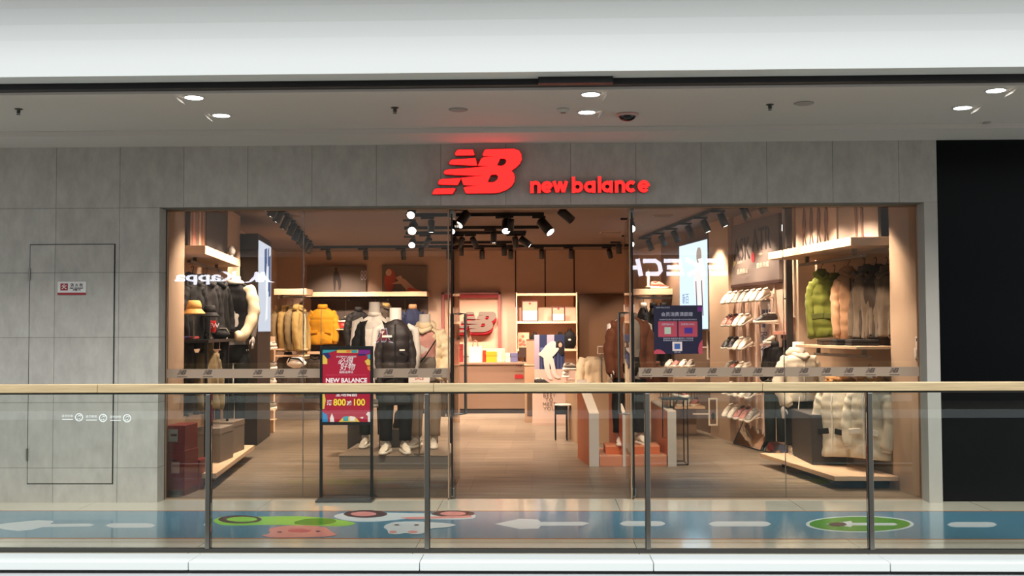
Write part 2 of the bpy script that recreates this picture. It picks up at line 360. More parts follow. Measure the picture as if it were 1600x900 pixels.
# ---------------------------------------------------------------- service door, cut in the same panels
dz1 = at(48,383,YC).z; dz0 = at(44,755,YC).z; dx0 = at(46,560,YC).x; dx1 = at(177,560,YC).x
gap = mat('door_gap', (30,30,28), .8)
d4 = bpy.data.objects.new('door_4', None); COL.objects.link(d4); struct(d4)
MB().box(dx0,dx1,YC-.008,YC-.001,dz0,dz1).build('leaf', concrete, d4)
g = MB(); t = .007
for a,b,c,d in ((dx0-t,dx0,dz0-t,dz1+t),(dx1,dx1+t*1.5,dz0-t,dz1+t),(dx0,dx1,dz0-t,dz0),(dx0,dx1,dz1,dz1+t)): g.box(a,b,YC-.004,YC-.0005,c,d)
g.build('door_gap', gap, d4)
for py in (429,710):
    z = at(46,py,YC).z; MB().tube([(dx0-.004,YC-.014,z-.055),(dx0-.004,YC-.014,z+.055)], .009, 10).build('hinge', steel, d4)
# fire hydrant plaque
p0 = at(91,461,YC); p1 = at(135.5,440,YC); w = p1.x-p0.x; h = p1.z-p0.z
pl = thing('fire_hydrant_sign', 'small white and red plaque on the flush service door', 'sign', (p0.x,YC-.008,p0.z))
MB().box(0,w,-.006,-.001,0,h).build('plate', mat('plaque_white',(205,202,196),.4), pl, bevel=.001)
dr = mat('plaque_red',(140,10,26),.4); dk = mat('print_dark', (60,20,26), .5)
MB().box(0,w,-.009,-.006,0,h*.17).build('red_band', dr, pl)
MB().box(w*.1,w*.36,-.008,-.006,h*.34,h*.86).build('red_square', dr, pl)
text('lettering','火', mat('print_white',(235,230,225),.5),(w*.23,-.009,h*.6),h*.42,pl)
text('lettering','消 火 栓', dk,(w*.67,-.008,h*.72),h*.27,pl)
text('lettering','FIRE HYDRANT', dk,(w*.67,-.008,h*.5),h*.15,pl); text('lettering','火警119', dk,(w*.67,-.008,h*.36),h*.17,pl)
# switch and sensor on the right shop wall
def rwp(px,py,off=0.0):
    n = Vector((1,-sr,0)).normalized(); return onp(px,py,Vector((rw(YG)-off,YG,0)),n)
arz = math.atan2(-sr,1)
swm = mat('switch_white',(236,222,205),.4)
for (px,py,hh,lb) in ((1435.5,535,.11,'white sensor box with dark window on side wall above switch'),(1433.5,552,.10,'white light switch on beige side wall by the shop glass')):
    q = rwp(px,py); o = thing('wall_switch' if hh==.10 else 'wall_sensor', lb, 'switch', q, arz)
    MB().box(-.014,0.004,-.04,.04,-hh/2,hh/2).build('plate', swm, o, bevel=.003)
    if hh==.10: MB().box(-.02,-.014,-.018,.018,-.03,.03).build('rocker', swm, o)
    else: MB().box(-.018,-.014,-.016,.016,.01,.04).build('window', black, o)
# ---------------------------------------------------------------- walkway ceiling fittings
LAMP = emis('downlight_glow', (1,1,.98), 9.0)
def downlight(px,py,lb,skew_=0, tilt=1):
    q = ray(px,py); q = Vector((0,0,EYE))+q*((ZC-EYE)/q.z)
    o = thing('recessed_downlight', lb, 'downlight', (q.x,q.y,ZC), 0, 'walkway ceiling downlights')
    MB().lathe([(.064,-.004),(.078,-.006),(.082,0),(.07,.0)], 32).build('rim', mat('lamp_rim',(180,176,170),.4), o, True)
    MB().lathe([(.0,-.0061),(.066,-.0061),(.066,-.003),(0,-.003)], 32).build('lens', LAMP, o, True)
    xf = Matrix.Translation((-tilt*.105,0,-.02)) @ Matrix.Rotation(tilt*.9,4,'Y')
    MB().box(-.022,.022,-.075,.075,-.001,.001,xf).build('reflector_wing', mat('wing_white',(240,236,226),.3), o)
    l = bpy.data.lights.new('lamp','SPOT'); l.energy = 90; l.spot_size = 2.0; l.spot_blend = .6; l.shadow_soft_size = .06; l.color = (1,.96,.9)
    lo = bpy.data.objects.new('lamp', l); COL.objects.link(lo); lo.location = (0,0,-.03); lo.parent = o
    return q
downlight(303,152,'round white downlight at far left of ceiling, the one nearer the beam'); downlight(346,180,'round white downlight at left, nearer the concrete wall')
downlight(923,147,'round white downlight in the middle, above the other', tilt=-1); downlight(917,175,'round white downlight in the middle beside the dark camera dome', tilt=-1)
downlight(1556,141,'round white downlight at far right of ceiling, the one nearer the beam', tilt=-1); downlight(1504,168,'round white downlight at right, nearer the concrete wall', tilt=-1)
def ceilpt(px,py): q = ray(px,py); return Vector((0,0,EYE))+q*((ZC-EYE)/q.z)
for px,py,lb in ((29,170,'small dark ceiling sprinkler at the far left'),(617,168,'small dark ceiling sprinkler left of the red sign'),(1203,163,'small dark ceiling sprinkler right of the middle downlights')):
    q = ceilpt(px,py); o = thing('ceiling_sprinkler', lb, 'sprinkler', q, 0, 'walkway sprinklers')
    MB().lathe([(.03,0),(.03,-.006),(.012,-.01),(.008,-.035),(.0,-.036)], 16).build('body', dsteel, o, True)
    MB().lathe([(.0,-.047),(.016,-.047),(.016,-.044),(0,-.044)], 16).build('deflector', dsteel, o)
    MB().tube([(-.012,0,-.012),(-.014,0,-.03),(0,0,-.046),(.014,0,-.03),(.012,0,-.012)], .0025, 6).build('frame_arms', dsteel, o)
for px,py,lb in ((716,171,'flat round speaker cover left of the middle downlights'),(1256,161,'flat round speaker cover right of the middle downlights'),(1542,191,'small flat round cover near the right downlights')):
    q = ceilpt(px,py); r = .07 if px<1500 else .03; o = thing('ceiling_cover', lb, 'speaker', q, 0, 'flat ceiling covers')
    MB().lathe([(r,0),(r,-.006),(r*.9,-.01),(0,-.010)], 28).build('cover', mat('cover_grey',(150,142,136),.7), o, True)
    MB().lathe([(r*1.08,0),(r*1.08,-.004),(r,-.004),(r,0)], 28).build('rim', mat('cover_rim',(120,112,106),.7), o)
q = ceilpt(880,170); o = thing('smoke_detector','small round smoke detector left of the middle downlights','detector',q)
MB().lathe([(.05,0),(.05,-.012),(.035,-.02),(.03,-.032),(0,-.034)], 24).build('base', mat('detector_white',(176,168,158),.5), o, True)
MB().lathe([(.031,-.022),(.031,-.028),(.02,-.034),(0,-.0345)],24).build('sensor', black, o)
q = ceilpt(980,178); o = thing('security_camera_dome','black dome security camera with pale ring right of downlights','camera',q)
MB().lathe([(.09,0),(.09,-.016),(.085,-.02),(.0,-.02)], 28).build('housing', mat('dome_housing',(190,150,140),.5), o, True)
MB().ball((0,0,-.018),.07,.07,.042).build('dome', mat('dome_black',(8,8,10),.1), o, True)
# ---------------------------------------------------------------- railing
hy = YR
zt = at(800,598.5,hy).z; zb = at(800,612,hy).z
hr = thing('handrail', 'long pale oak handrail along the glass balustrade', 'handrail', (0,hy,0))
for a,b in zip([-9]+[at(p,605,hy).x for p in (155,678,1190)]+[], [at(p,605,hy).x for p in (155,678,1190)]+[9]):
    MB().box(a+.0006,b-.0006,-.035,.035,zb,zt).build('rail_length', wood, hr, bevel=.006)
MB().box(-9,9,-.02,.02,zb-.012,zb).build('under_channel', dsteel, hr)
bs = thing('balustrade_base_channel','low metal channel holding the balustrade glass','channel',(0,hy,0))
MB().box(-9,9,-.022,.022,0.001,.028).build('channel', dsteel, bs)
pxs = [-16,326,667.5,1012,1359.5,1705]
nmz = ['left edge','first post from the left','post below the shop logo','post right of the doorway','post at the right','right edge']
for i,px in enumerate(pxs):
    if px<0 or px>1600: continue
    x = at(px,740,hy).x
    o = thing('railing_post','steel balustrade post, '+{1:'leftmost of the four in view',2:'the one in front of the mannequin platform',3:'the one just right of the shop entrance',4:'rightmost of the four in view'}[i],'post',(x,hy,0),0,'balustrade posts')
    s = 1 if px<845 else -1
    MB().box(-.016,.016,-.03,.03,.028,zb-.012).build('upright', steel, o, bevel=.003)
    MB().box(s*.0165-.003,s*.0165+.003,-.026,.026,.028,zb-.012).build('gasket', black, o)
for i in range(len(pxs)-1):
    a = at(pxs[i],740,hy).x+.02; b = at(pxs[i+1],740,hy).x-.02
    o = tag(MB().box(a,b,-.006,.006,.028,zb-.012).build('balustrade_glass', GR),
        'clear glass balustrade panel '+['left of the first post','between first and second post from the left','in front of the shop entrance','between third and fourth post from the left','right of the last post'][i],'glass panel','balustrade glass panels')
    o.location = (0,hy,0)
# warning stickers on the glass, left
wst = mat('sticker_white',(225,232,228),.5)
for px,s,py,lb in ((123.5,'请勿伏靠',652,'white no-leaning sticker with crossed circle, leftmost of three on railing glass'),(161,'请勿攀爬',653,'white crossed-circle sticker in the middle of three on railing glass'),(198.5,'请勿抛物',653.5,'white crossed-circle sticker nearest the red cabinets on railing glass')):
    q = at(px,py,hy-.008); o = thing('warning_sticker', lb, 'sticker', q, 0, 'white warning stickers on the railing glass')
    r = 6.4/221; ring = [(r*math.cos(a),r*math.sin(a)) for a in [2*PI*k/28 for k in range(28)]]
    shape2d('ring', [ring, [(x*.78,y*.78) for x,y in ring]], wst, .0006, o)
    mb = MB(); ribbon(mb, [(-r*.62,-r*.62),(r*.62,r*.62)], r*.16, -.0006,.0006); mb.build('slash', wst, o)
    mb = MB(); mb.ball((0,0,r*.45),r*.15,.0006,r*.15,8,6); ribbon(mb,[(0,r*.3),(-r*.05,-r*.1),(-r*.35,-r*.55)],r*.2,-.0006,.0006); ribbon(mb,[(-r*.05,-r*.1),(r*.3,-r*.55)],r*.18,-.0006,.0006); ribbon(mb,[(-r*.35,r*.1),(r*.35,r*.15)],r*.15,-.0006,.0006); mb.build('pictogram', wst, o)
    text('lettering', s, wst, (-r*2.9,0,r*.3), r*.72, o, .0006); MB().box(-r*4.2,-r*1.5,-.0003,.0003,-r*.6,-r*.42).build('rule', wst, o)
# ---------------------------------------------------------------- floor graphic on the walkway
fy0 = fl(800,841.5).y; fy1 = fl(800,799).y
blue = mat('sticker_blue',(92,142,164),.16,noise_=.05,nscale=2,coat=.5); org = mat('sticker_orange',(176,104,54),.2); sw = mat('sticker_pale',(200,206,206),.2); grn = mat('sticker_green',(62,138,40),.2); lgr = mat('sticker_light_green',(140,196,80),.2); pnk = mat('sticker_pink',(214,140,132),.2); dpk = mat('sticker_dark',(70,50,52),.3)
gf = thing('floor_graphic','long blue floor sticker with orange edges and pale arrows','floor sticker',(0,0,0))
MB().box(-9,9,fy0,fy1,.0002,.0012).build('blue_band', blue, gf)
MB().box(-9,9,fy0-.022,fy0,.0002,.0014).build('edge_line', org, gf); MB().box(-9,9,fy1,fy1+.03,.0002,.0014).build('edge_line', org, gf)
def flat(name, pts, m, z, parent=gf, sm=0, it=0):
    P = [(lambda q:(q.x,q.y))(fl(a,b)) for a,b in pts]
    if it: P = smoothpoly(P, it)
    vs = [(x,y,z) for x,y in P]; n=len(vs)
    b = MB(); b.add(vs+[(x,y,z-.0004) for x,y in P], [tuple(range(n)), tuple(range(2*n-1,n-1,-1))]+[(i,n+i,n+(i+1)%n,(i+1)%n) for i in range(n)])
    return b.build(name, m, parent)
def capsule(x0,x1,yc,hh,m=sw):
    w = min(14,(x1-x0)/4)
    flat('dash', [(x0,yc),(x0+w*.4,yc-hh*.8),(x0+w,yc-hh),(x1-w,yc-hh),(x1-w*.4,yc-hh*.8),(x1,yc),(x1-w*.4,yc+hh*.8),(x1-w,yc+hh),(x0+w,yc+hh),(x0+w*.4,yc+hh*.8)], m, .002)
flat('arrow', [(-22,822),(18,817),(60,813),(82,814),(84,816),(78,819),(140,818.5),(148,820.5),(140,823),(66,824),(50,828),(28,830),(10,828)], sw, .002)
capsule(165,243,821.5,3.6); 
flat('arrow', [(773,819),(790,815.5),(812,811),(840,812),(845,816),(910,815.5),(921,818),(910,821.5),(845,822),(842,826),(812,827),(790,822.5)], sw, .002)
capsule(968,1040,818.5,3.8); capsule(1107,1205,819,3.9); capsule(1480,1558,820,4); capsule(318,332,820,2)
def ell(cx,cy,rx,ry,n=36): return [(cx+rx*math.cos(2*PI*k/n), cy+ry*math.sin(2*PI*k/n)) for k in range(n)]
flat('green_disc_rim', ell(1343.5,819.3,84.5,12.8), sw, .0018); flat('green_disc', ell(1343.5,819.3,79,11.3), grn, .0026)
flat('arrow', [(1290,819.5),(1330,814.5),(1332,817.5),(1398,817.8),(1403,820),(1398,821.5),(1332,821.5),(1330,824)], sw, .0032); flat('dark_spot', ell(1309,820,14,3.2), dpk, .0038)
# cartoon animals in toy cars, facing the railing
flat('toy_car', [(333,812),(352,806),(400,808),(470,806),(530,812),(560,818),(540,823),(500,822),(430,820),(350,822),(335,817)], lgr, .0020, it=2)
flat('car_panel', [(455,817),(480,810),(520,810),(528,816),(505,821),(470,821)], grn, .0026, it=2)
flat('wheel', ell(375,812,34,6.3), dpk, .0028); flat('wheel_hub', ell(378,812,24,3.8), lgr, .0034)
flat('pig_head', [(404,838),(424,834),(418,828),(432,823),(470,821),(505,823),(514,828),(520,833),(530,836),(510,839.5),(480,840),(430,841)], pnk, .0034, it=2)
flat('snout', ell(468,830,18,3), mat('sticker_rose',(196,96,96),.3), .004); flat('eye', ell(437,832,4,1), dpk, .004); flat('eye', ell(497,831,4,1), dpk, .004)
flat('toy_car', [(518,806),(545,800),(600,801),(668,803),(740,802),(745,808),(735,812),(680,812),(640,810),(600,815),(560,816),(530,812)], sw, .0024, it=2)
flat('wheel', ell(571,803.5,34,6), dpk, .0030); flat('wheel_hub', ell(568,803.5,20,3.4), pnk, .0036)
flat('wheel', ell(708,803,34,5), dpk, .0030); flat('wheel_hub', ell(708,803,20,3.2), pnk, .0036)
flat('car_stripe', [(625,809),(735,806),(738,809),(640,812)], pnk, .0032)
flat('rabbit_head', [(597,824),(610,817),(640,815),(680,817),(718,820),(700,825),(672,826),(662,835),(645,836),(634,833),(624,836),(606,835),(606,829)], sw, .0044, it=2)
flat('inner_ear', ell(614,832,6,1.8), pnk, .005); flat('inner_ear', ell(645,832,8,1.8), pnk, .005); flat('eye', ell(620,821,4,1), dpk, .005); flat('eye', ell(651,821,4,1), dpk, .005)
# ---------------------------------------------------------------- sign stand on the walkway
Yk = fl(540,784).y + .10
ksx0 = at(500,660,Yk).x; ksx1 = at(583,660,Yk).x; kw = ksx1-ksx0; ktz = at(541,541,Yk).z; kmz = at(541,664,Yk).z
ks = thing('poster_stand','tall black steel stand with a red sale poster on the walkway','sign stand',((ksx0+ksx1)/2,Yk,0))
hw = kw/2-.0
for s in (-1,1): MB().box(s*hw-(.024 if s>0 else 0),s*hw+(.024 if s<0 else 0),-.02,.02,.03,ktz).build('upright', black, ks, bevel=.002)
MB().box(-hw-.012,hw+.012,-.16,.16,0,.02).box(-hw,hw,-.15,.15,.02,.03).build('base', mat('stand_base',(58,56,54),.4,.3), ks, bevel=.004)
MB().box(-hw+.024,hw-.024,-.02,.02,ktz-.03,ktz).build('cross_bar', black, ks); MB().box(-hw+.024,hw-.024,-.02,.02,kmz,kmz+.03).build('cross_bar', black, ks)
prd = mat('poster_crimson',(160,18,46),.35)
PX0,PX1,PZ0,PZ1 = -hw+.024,hw-.024,kmz+.03,ktz-.03; pw=PX1-PX0; ph=PZ1-PZ0
ps = MB().box(PX0,PX1,-.012,.012,PZ0,PZ1).build('poster', prd, ks)
def u(a,b): return (PX0+pw*a, PZ1-ph*b)
pc = [mat('p_yellow',(214,176,70),.4),mat('p_blue',(40,120,170),.4),mat('p_violet',(120,30,120),.4),mat('p_teal',(50,140,150),.4),mat('p_navy',(30,30,90),.4),mat('p_cream',(220,200,190),.4),mat('p_orange',(220,110,50),.4)]
def patch(pts, m, y=-.0125):
    b = MB(); b.prism([u(*p) for p in pts], y-.0006, y+.0006); return b.build('printed_patch', m, ps)
for pts,c in (([(0,0),(.34,0),(.2,.03),(.1,.05),(0,.07)],3),([(.0,.05),(.12,.04),(.18,.10),(.1,.13)],4),([(0,.08),(.07,.07),(.1,.13),(.1,.2),(0,.2)],0),([(.3,0),(.75,0),(.74,.05),(.3,.045)],0),([(.5,.01),(.6,.01),(.58,.04),(.5,.04)],6),([(.6,.01),(.73,.01),(.73,.045),(.61,.045)],3),([(.76,0),(1,0),(.98,.05),(.9,.07),(.76,.06)],2),([(.74,.06),(.9,.06),(.9,.085),(.74,.085)],4),([(.93,.08),(1,.06),(1,.13),(.95,.13)],3),([(.88,.16),(.95,.13),(1,.15),(1,.22),(.93,.22)],0),([(.93,.24),(1,.23),(1,.3),(.95,.28)],6),([(0,.86),(.1,.9),(.12,1),(0,1)],1),([(.04,.6),(.07,.7),(.04,.82),(0,.82),(0,.6)],0),([(.16,.95),(.2,.88),(.24,.95),(.25,1),(.16,1)],5),([(.34,1),(.45,.93),(.68,.93),(.78,1)],0),([(.43,.93),(.54,.92),(.54,.99),(.44,.99)],3),([(.57,.92),(.68,.93),(.68,.99),(.57,.99)],5),([(.91,.9),(.95,.86),(1,.87),(1,1),(.95,1),(.95,.92)],5),([(.78,.94),(.86,.93),(.84,.96)],5)):
    patch(pts, pc[c], -.0125-.0003*c)
pwht = mat('print_cream',(240,220,220),.5); pyel = mat('print_yellow',(240,205,60),.4)
def ptext(s,a,b,size,m=pwht,bold=0,sx=1,shear=0): x,z = u(a,b); return text('lettering',s,m,(x,-.016,z),size,ps,.001,bold=bold,sx=sx,shear=shear)
ptext('SHOPPING LEADER',.5,.1,.022); ptext('必得',.48,.165,.07,shear=.2); ptext('好物',.52,.245,.07,shear=.2); ptext('超级品牌日',.5,.315,.026)
ptext('NEW BALANCE',.5,.43,.055,bold=.0015); ptext('全场商品',.5,.62,.05,bold=.001)
ptext('满',.15,.74,.05,bold=.001); ptext('800',.36,.735,.085,pyel,.002,sx=.92); ptext('减',.56,.745,.044,bold=.001); ptext('100',.76,.735,.085,pyel,.002,sx=.92)
mb = MB(); 
for b in (.355,.88): x0,z = u(.08,b); mb.box(x0,x0+pw*.84,-.0135,-.0125,z,z+.002)
mb.build('rule', mat('print_pale_red',(214,90,110),.5), ps)
# ---------------------------------------------------------------- navy offer poster stuck on the glass
q0 = at(1022,553,YG-.012); q1 = at(1097,477,YG-.012); pw = q1.x-q0.x; ph = q1.z-q0.z
op = thing('offer_poster','navy square offer poster stuck on the glass right of entrance','poster',(q0.x,YG-.010,q0.z))
MB().box(0,pw,-.002,.002,0,ph).build('sheet', mat('poster_navy',(22,18,48),.35), op)
def u2_(a,b): return (pw*a, ph*(1-b))
def pr(pts,m,y=-.003):
    b = MB(); b.prism([u2_(*p) for p in pts], y-.0004,y+.0004); return b.build('printed_patch', m, op)
rose = mat('poster_rose',(176,62,78),.4)
pr([(.09,.33),(.48,.33),(.48,.65),(.09,.65)], rose); pr([(.51,.33),(.90,.33),(.90,.65),(.51,.65)], rose)
pr([(.38,.75),(.58,.75),(.58,.94),(.38,.94)], pc[5]); pr([(.42,.79),(.54,.79),(.54,.9),(.42,.9)], mat('p_denim',(60,90,150),.4), -.004)
pr([(.22,.45),(.35,.45),(.35,.59),(.22,.59)], mat('p_pale_green',(170,190,170),.4), -.004); pr([(.63,.46),(.8,.46),(.8,.58),(.63,.58)], mat('p_indigo',(60,40,130),.4), -.004)
pr([(0,1),(0,.94),(.06,.905),(.13,.91),(.2,.95),(.24,1)], rose); pr([(1,1),(.92,1),(.91,.9),(.93,.8),(1,.7)], rose); pr([(.9,.03),(1,.03),(1,.13),(.9,.13)], pc[2])
pgr = mat('print_grey',(190,186,200),.5)
def ot(s,a,b,size,m=pgr,bold=0): x,z = u2_(a,b); text('lettering',s,m,(x,-.005,z),size,op,.0008,bold=bold)
ot('会员消费满额赠',.48,.19,.042); ot('活动期间当日累计消费即可参与本活动详情咨询店员',.5,.295,.0150); ot('消费满895元',.285,.395,.021); ot('消费满1299元',.70,.395,.021)
ot('活动时间 数量有限 赠完即止 先到先得',.5,.685,.0165); ot('最终解释权归本店所有 详情请咨询店内工作人员',.5,.725,.0130); ot('NEW BALANCE',.19,.045,.018); ot('扫码入会',.48,.965,.015)
# ---------------------------------------------------------------- frosted strip with small logos
frost = mat('frosted_film',(150,128,108),.5); fdark = mat('film_logo',(78,62,52),.5)
zf1 = at(800,575,YG).z; zf0 = at(800,589.5,YG).z
segs = [(259,703,'left of the entrance'),(997,1437,'right of the entrance')]
logos = {0:[285,325,403,437,473,607,645,683],1:[1010,1043,1079,1112,1150,1183,1217,1255,1290,1325,1359,1396]}
for i,(a,b,w_) in enumerate(segs):
    o = thing('frosted_strip','narrow frosted strip printed with small logos on the glass '+w_,'window film',(0,YG-.008,0))
    MB().box(gx(a)+.003,gx(b)-.003,-.0006,.0006,zf0,zf1).build('film', frost, o)
    hL = (zf1-zf0)*.52
    for px in logos[i]:
        shape2d('logo', scaled(LOGO,hL), fdark, .0006, o, (gx(px)-hL,-.0015,zf0+(zf1-zf0)*.38))
        MB().box(gx(px)-hL,gx(px)+hL*1.1,-.0018,-.0010,zf0+.01,zf0+.016).build('caption', fdark, o)
# ---------------------------------------------------------------- signs of the shops opposite, mirrored by the glass
SW = emis('sign_white_glow', (.86,.86,1.0), 12.0)
YO = -8.38; YV = 2*YG - YO
def mir(px,py): v = at(px,py,YV); return v      # X, Z of the mirrored point
def opp(name,s,px0,px1,pyt,pyb,m,lb,shear=0,bold=.01,ext=None):
    a = mir(px0,pyb); b = mir(px1,pyt); cx=(a.x+b.x)/2; cz=(a.z+b.z)/2; h=b.z-a.z
    t = thing(name, lb, 'sign', (cx,YO,cz))
    o = text('letters', s, m, (0,.05,0), h/.73, t, .03, rot=(PI/2,0,PI), bold=bold, shear=shear)
    wd = max(v.co.x for v in o.data.vertices)-min(v.co.x for v in o.data.vertices); o.scale=((b.x-a.x)/wd,1,1); return t
opp('opposite_shop_sign','Kappa',275,371,425,441,SW,'white glowing Kappa lettering of the shop opposite, mirrored in the glass',bold=.008)

def blocky():
    a = mir(868,432); b = mir(1135,404); h=b.z-a.z; Wt=b.x-a.x; t = thing('opposite_shop_sign','white glowing SKECHERS lettering of the shop opposite, mirrored in the glass','sign',((a.x+b.x)/2,YO,a.z))
    S_={'S':[[(1,.88),(.12,.88),(.12,.52),(.88,.48),(.88,.12),(-.05,.12)]],'K':[[(.12,0),(.12,1)],[(.95,.97),(.2,.5),(.98,.03)]],'E':[[(1,.88),(.12,.88),(.12,.12),(1,.12)],[(.12,.5),(.9,.5)]],'C':[[(1,.88),(.3,.88),(.12,.7),(.12,.3),(.3,.12),(1,.12)]],'H':[[(.12,0),(.12,1)],[(.88,0),(.88,1)],[(.12,.5),(.88,.5)]],'R':[[(.12,0),(.12,.88),(.8,.88),(.88,.7),(.8,.5),(.12,.5)],[(.45,.5),(.95,0)]]}
    adv=Wt/8.2; lwid=adv*.86
    for i,ch in enumerate('SKECHERS'):
        mb=MB()
        for p in S_[ch]: ribbon(mb,[(-(-Wt/2+i*adv+x*lwid+.2*h*y), y*h) for x,y in p], h*.25, .03,.06)
        mb.build('letter',SW,t)
blocky()
# two seated figures emblem, back to back
EMB = [(0,0),(.14,.08),(.30,.55),(.34,1.0),(.44,1.0),(.5,.7),(.56,1.0),(.66,1.0),(.70,.55),(.86,.08),(1,0),(.98,-.05),(.80,-.02),(.66,.28),(.62,0),(.52,0),(.5,.18),(.48,0),(.38,0),(.34,.28),(.20,-.02),(.02,-.05)]
def emblem(px0,px1,pyt,pyb,m,lb,m2=None):
    a = mir(px0,pyb); b = mir(px1,pyt); t = thing('opposite_emblem', lb, 'emblem', (a.x,YO,a.z))
    P=[((x)*(b.x-a.x),(y)*(b.z-a.z)) for x,y in EMB]
    c=(b.x-a.x)/2
    shape2d('outline',[P],m,.03,t,(0,.05,0))
    if m2: shape2d('figures',[[(c+(x-c)*.80,(b.z-a.z)*.09+y*.80) for x,y in P]],m2,.03,t,(0,.07,0))
emblem(383,430,425,441,SW,'white glowing emblem of two seated figures beside the Kappa lettering')
emblem(585,615,512,535,emis('emblem_outline',(.85,.8,.9),4),'dark red emblem of two seated figures with white outline, mirrored over mannequins',emis('emblem_red',(.5,.02,.04),4))
# ---------------------------------------------------------------- garment builders
def fabric(name, rgb, rough=.75, bump=.35): return mat(name, rgb, rough, noise_=.10, nscale=14, bump=bump, sheen=.08 if rgb[0]>70 else 0, spec=.3)
cream = fabric('cloth_cream',(236,214,176)); tan = fabric('cloth_tan',(176,132,96)); brownc = fabric('cloth_brown',(92,76,58)); dbrown = fabric('cloth_dark_brown',(58,47,38))
green = fabric('cloth_lime',(118,122,44)); green2 = fabric('cloth_moss',(92,96,40)); yellow = fabric('cloth_yellow',(206,142,24)); ochre = fabric('cloth_ochre',(148,120,66))
blackc = fabric('cloth_black',(13,12,12)); charcoal = fabric('cloth_charcoal',(30,27,27)); olive = fabric('cloth_olive',(122,102,68)); navy = fabric('cloth_navy',(30,36,62))
whitec = fabric('cloth_white',(232,222,208)); pink = fabric('cloth_pink',(206,150,138)); rust = fabric('cloth_rust',(92,50,28)); greyc = fabric('cloth_grey',(120,110,100)); denim = fabric('cloth_denim',(70,82,120)); stone = fabric('cloth_stone',(150,130,110)); ivory = fabric('cloth_ivory',(222,208,184)); forest = fabric('cloth_forest',(24,30,27))
skin = mat('mannequin_white',(206,196,186),.45); sneak_w = mat('shoe_white',(240,226,206),.5); sneak_b = mat('shoe_black',(36,30,30),.5); sneak_p = mat('shoe_rose',(190,120,104),.5); sneak_g = mat('shoe_grey',(150,138,124),.5); solem = mat('shoe_sole',(244,234,216),.5)
def interp(tab, t):
    for (a,b),(c,d) in zip(tab,tab[1:]):
        if t <= c: k=(t-a)/(c-a) if c>a else 0; return b+(d-b)*(k*k*(3-2*k) if c-a>.12 else k)
    return tab[-1][1]
WT = [(0,.93),(.15,.97),(.4,.92),(.7,.98),(.84,.97),(.91,.82),(.96,.54),(1,.30)]
WH = [(0,1.04),(.15,1.03),(.45,.97),(.7,.92),(.82,.84),(.90,.68),(.96,.44),(1,.26)]
DT = [(0,.95),(.4,.9),(.7,1.0),(.88,.86),(.96,.6),(1,.5)]
def torso_mb(L, Wd, D, rows=0, amp=.014, seed=0, flare=0, gap=0, nseg=32, nr=42, nz=.022, z0=0, inset=0, W_=None, fold=0):
    W_ = W_ or WT
    rings = []
    for i in range(nr+1):
        t = i/nr; w = Wd/2*interp(W_,t)*(1+flare*(1-t)**1.5)-inset; d = D/2*interp(DT,t)-inset
        bl = amp*abs(math.sin(PI*rows*t))**.7 if rows and t<.93 else 0
        ring = []
        js = range(nseg+1) if gap else range(nseg)
        for j in js:
            a = (-PI/2+gap + (2*PI-2*gap)*j/nseg) if gap else 2*PI*j/nseg
            ca, sa = math.cos(a), math.sin(a); k = 2.5
            if fold: bl = (amp*abs(math.sin(PI*rows*t))**.7 if rows and t<.93 else 0) + fold*(math.sin(a*7+seed*2+t*2.5)+.6*math.sin(a*13+seed-t*3))*(1-t)**.5*.5
            q = (abs(ca)**k+abs(sa)**k)**(-1/k)
            x, y = (w+bl)*ca*q, (d+bl)*sa*q
            nn = noise.noise(Vector((x*7+seed*3.1, y*7, t*L*5+seed)))*nz + noise.noise(Vector((x*18, y*18+seed, t*L*14)))*nz*.35
            x *= 1+nn/max(w,.05)*.8; y += nn*(1 if sa>0 else -1)*.9
            zz = z0+t*L + (noise.noise(Vector((x*5+seed,y*5,0)))*.02 if t<.12 else 0)
            ring.append(Vector((x,y,zz)))
        rings.append(ring)
    m = MB(); m.loft(rings, cap=not gap, closed=not gap); return m
def sleeve_mb(pts, r0, r1, rows=0, amp=.010, seed=0, n=26):
    P = [Vector(p) for p in pts]; out=[]; 
    for i in range(n+1):
        t = i/n*(len(P)-1); k = min(int(t), len(P)-2); f = t-k
        p0 = P[max(k-1,0)]; p1=P[k]; p2=P[k+1]; p3=P[min(k+2,len(P)-1)]
        out.append(.5*((2*p1)+(p2-p0)*f+(2*p0-5*p1+4*p2-p3)*f*f+(3*p1-p0-3*p2+p3)*f**3))
    rs = [(r0+(r1-r0)*(i/n))*(1 if i<n else .9)+(amp*abs(math.sin(PI*rows*i/n))**.55 if rows else 0) for i in range(n+1)]
    m = MB(); m.tube(out, rs, 14, fn=lambda t,a: 1+.13*noise.noise(Vector((math.cos(a)*1.5+seed, math.sin(a)*1.5, t*9)))+.05*math.sin(t*38+2*math.cos(a)+seed)); return m
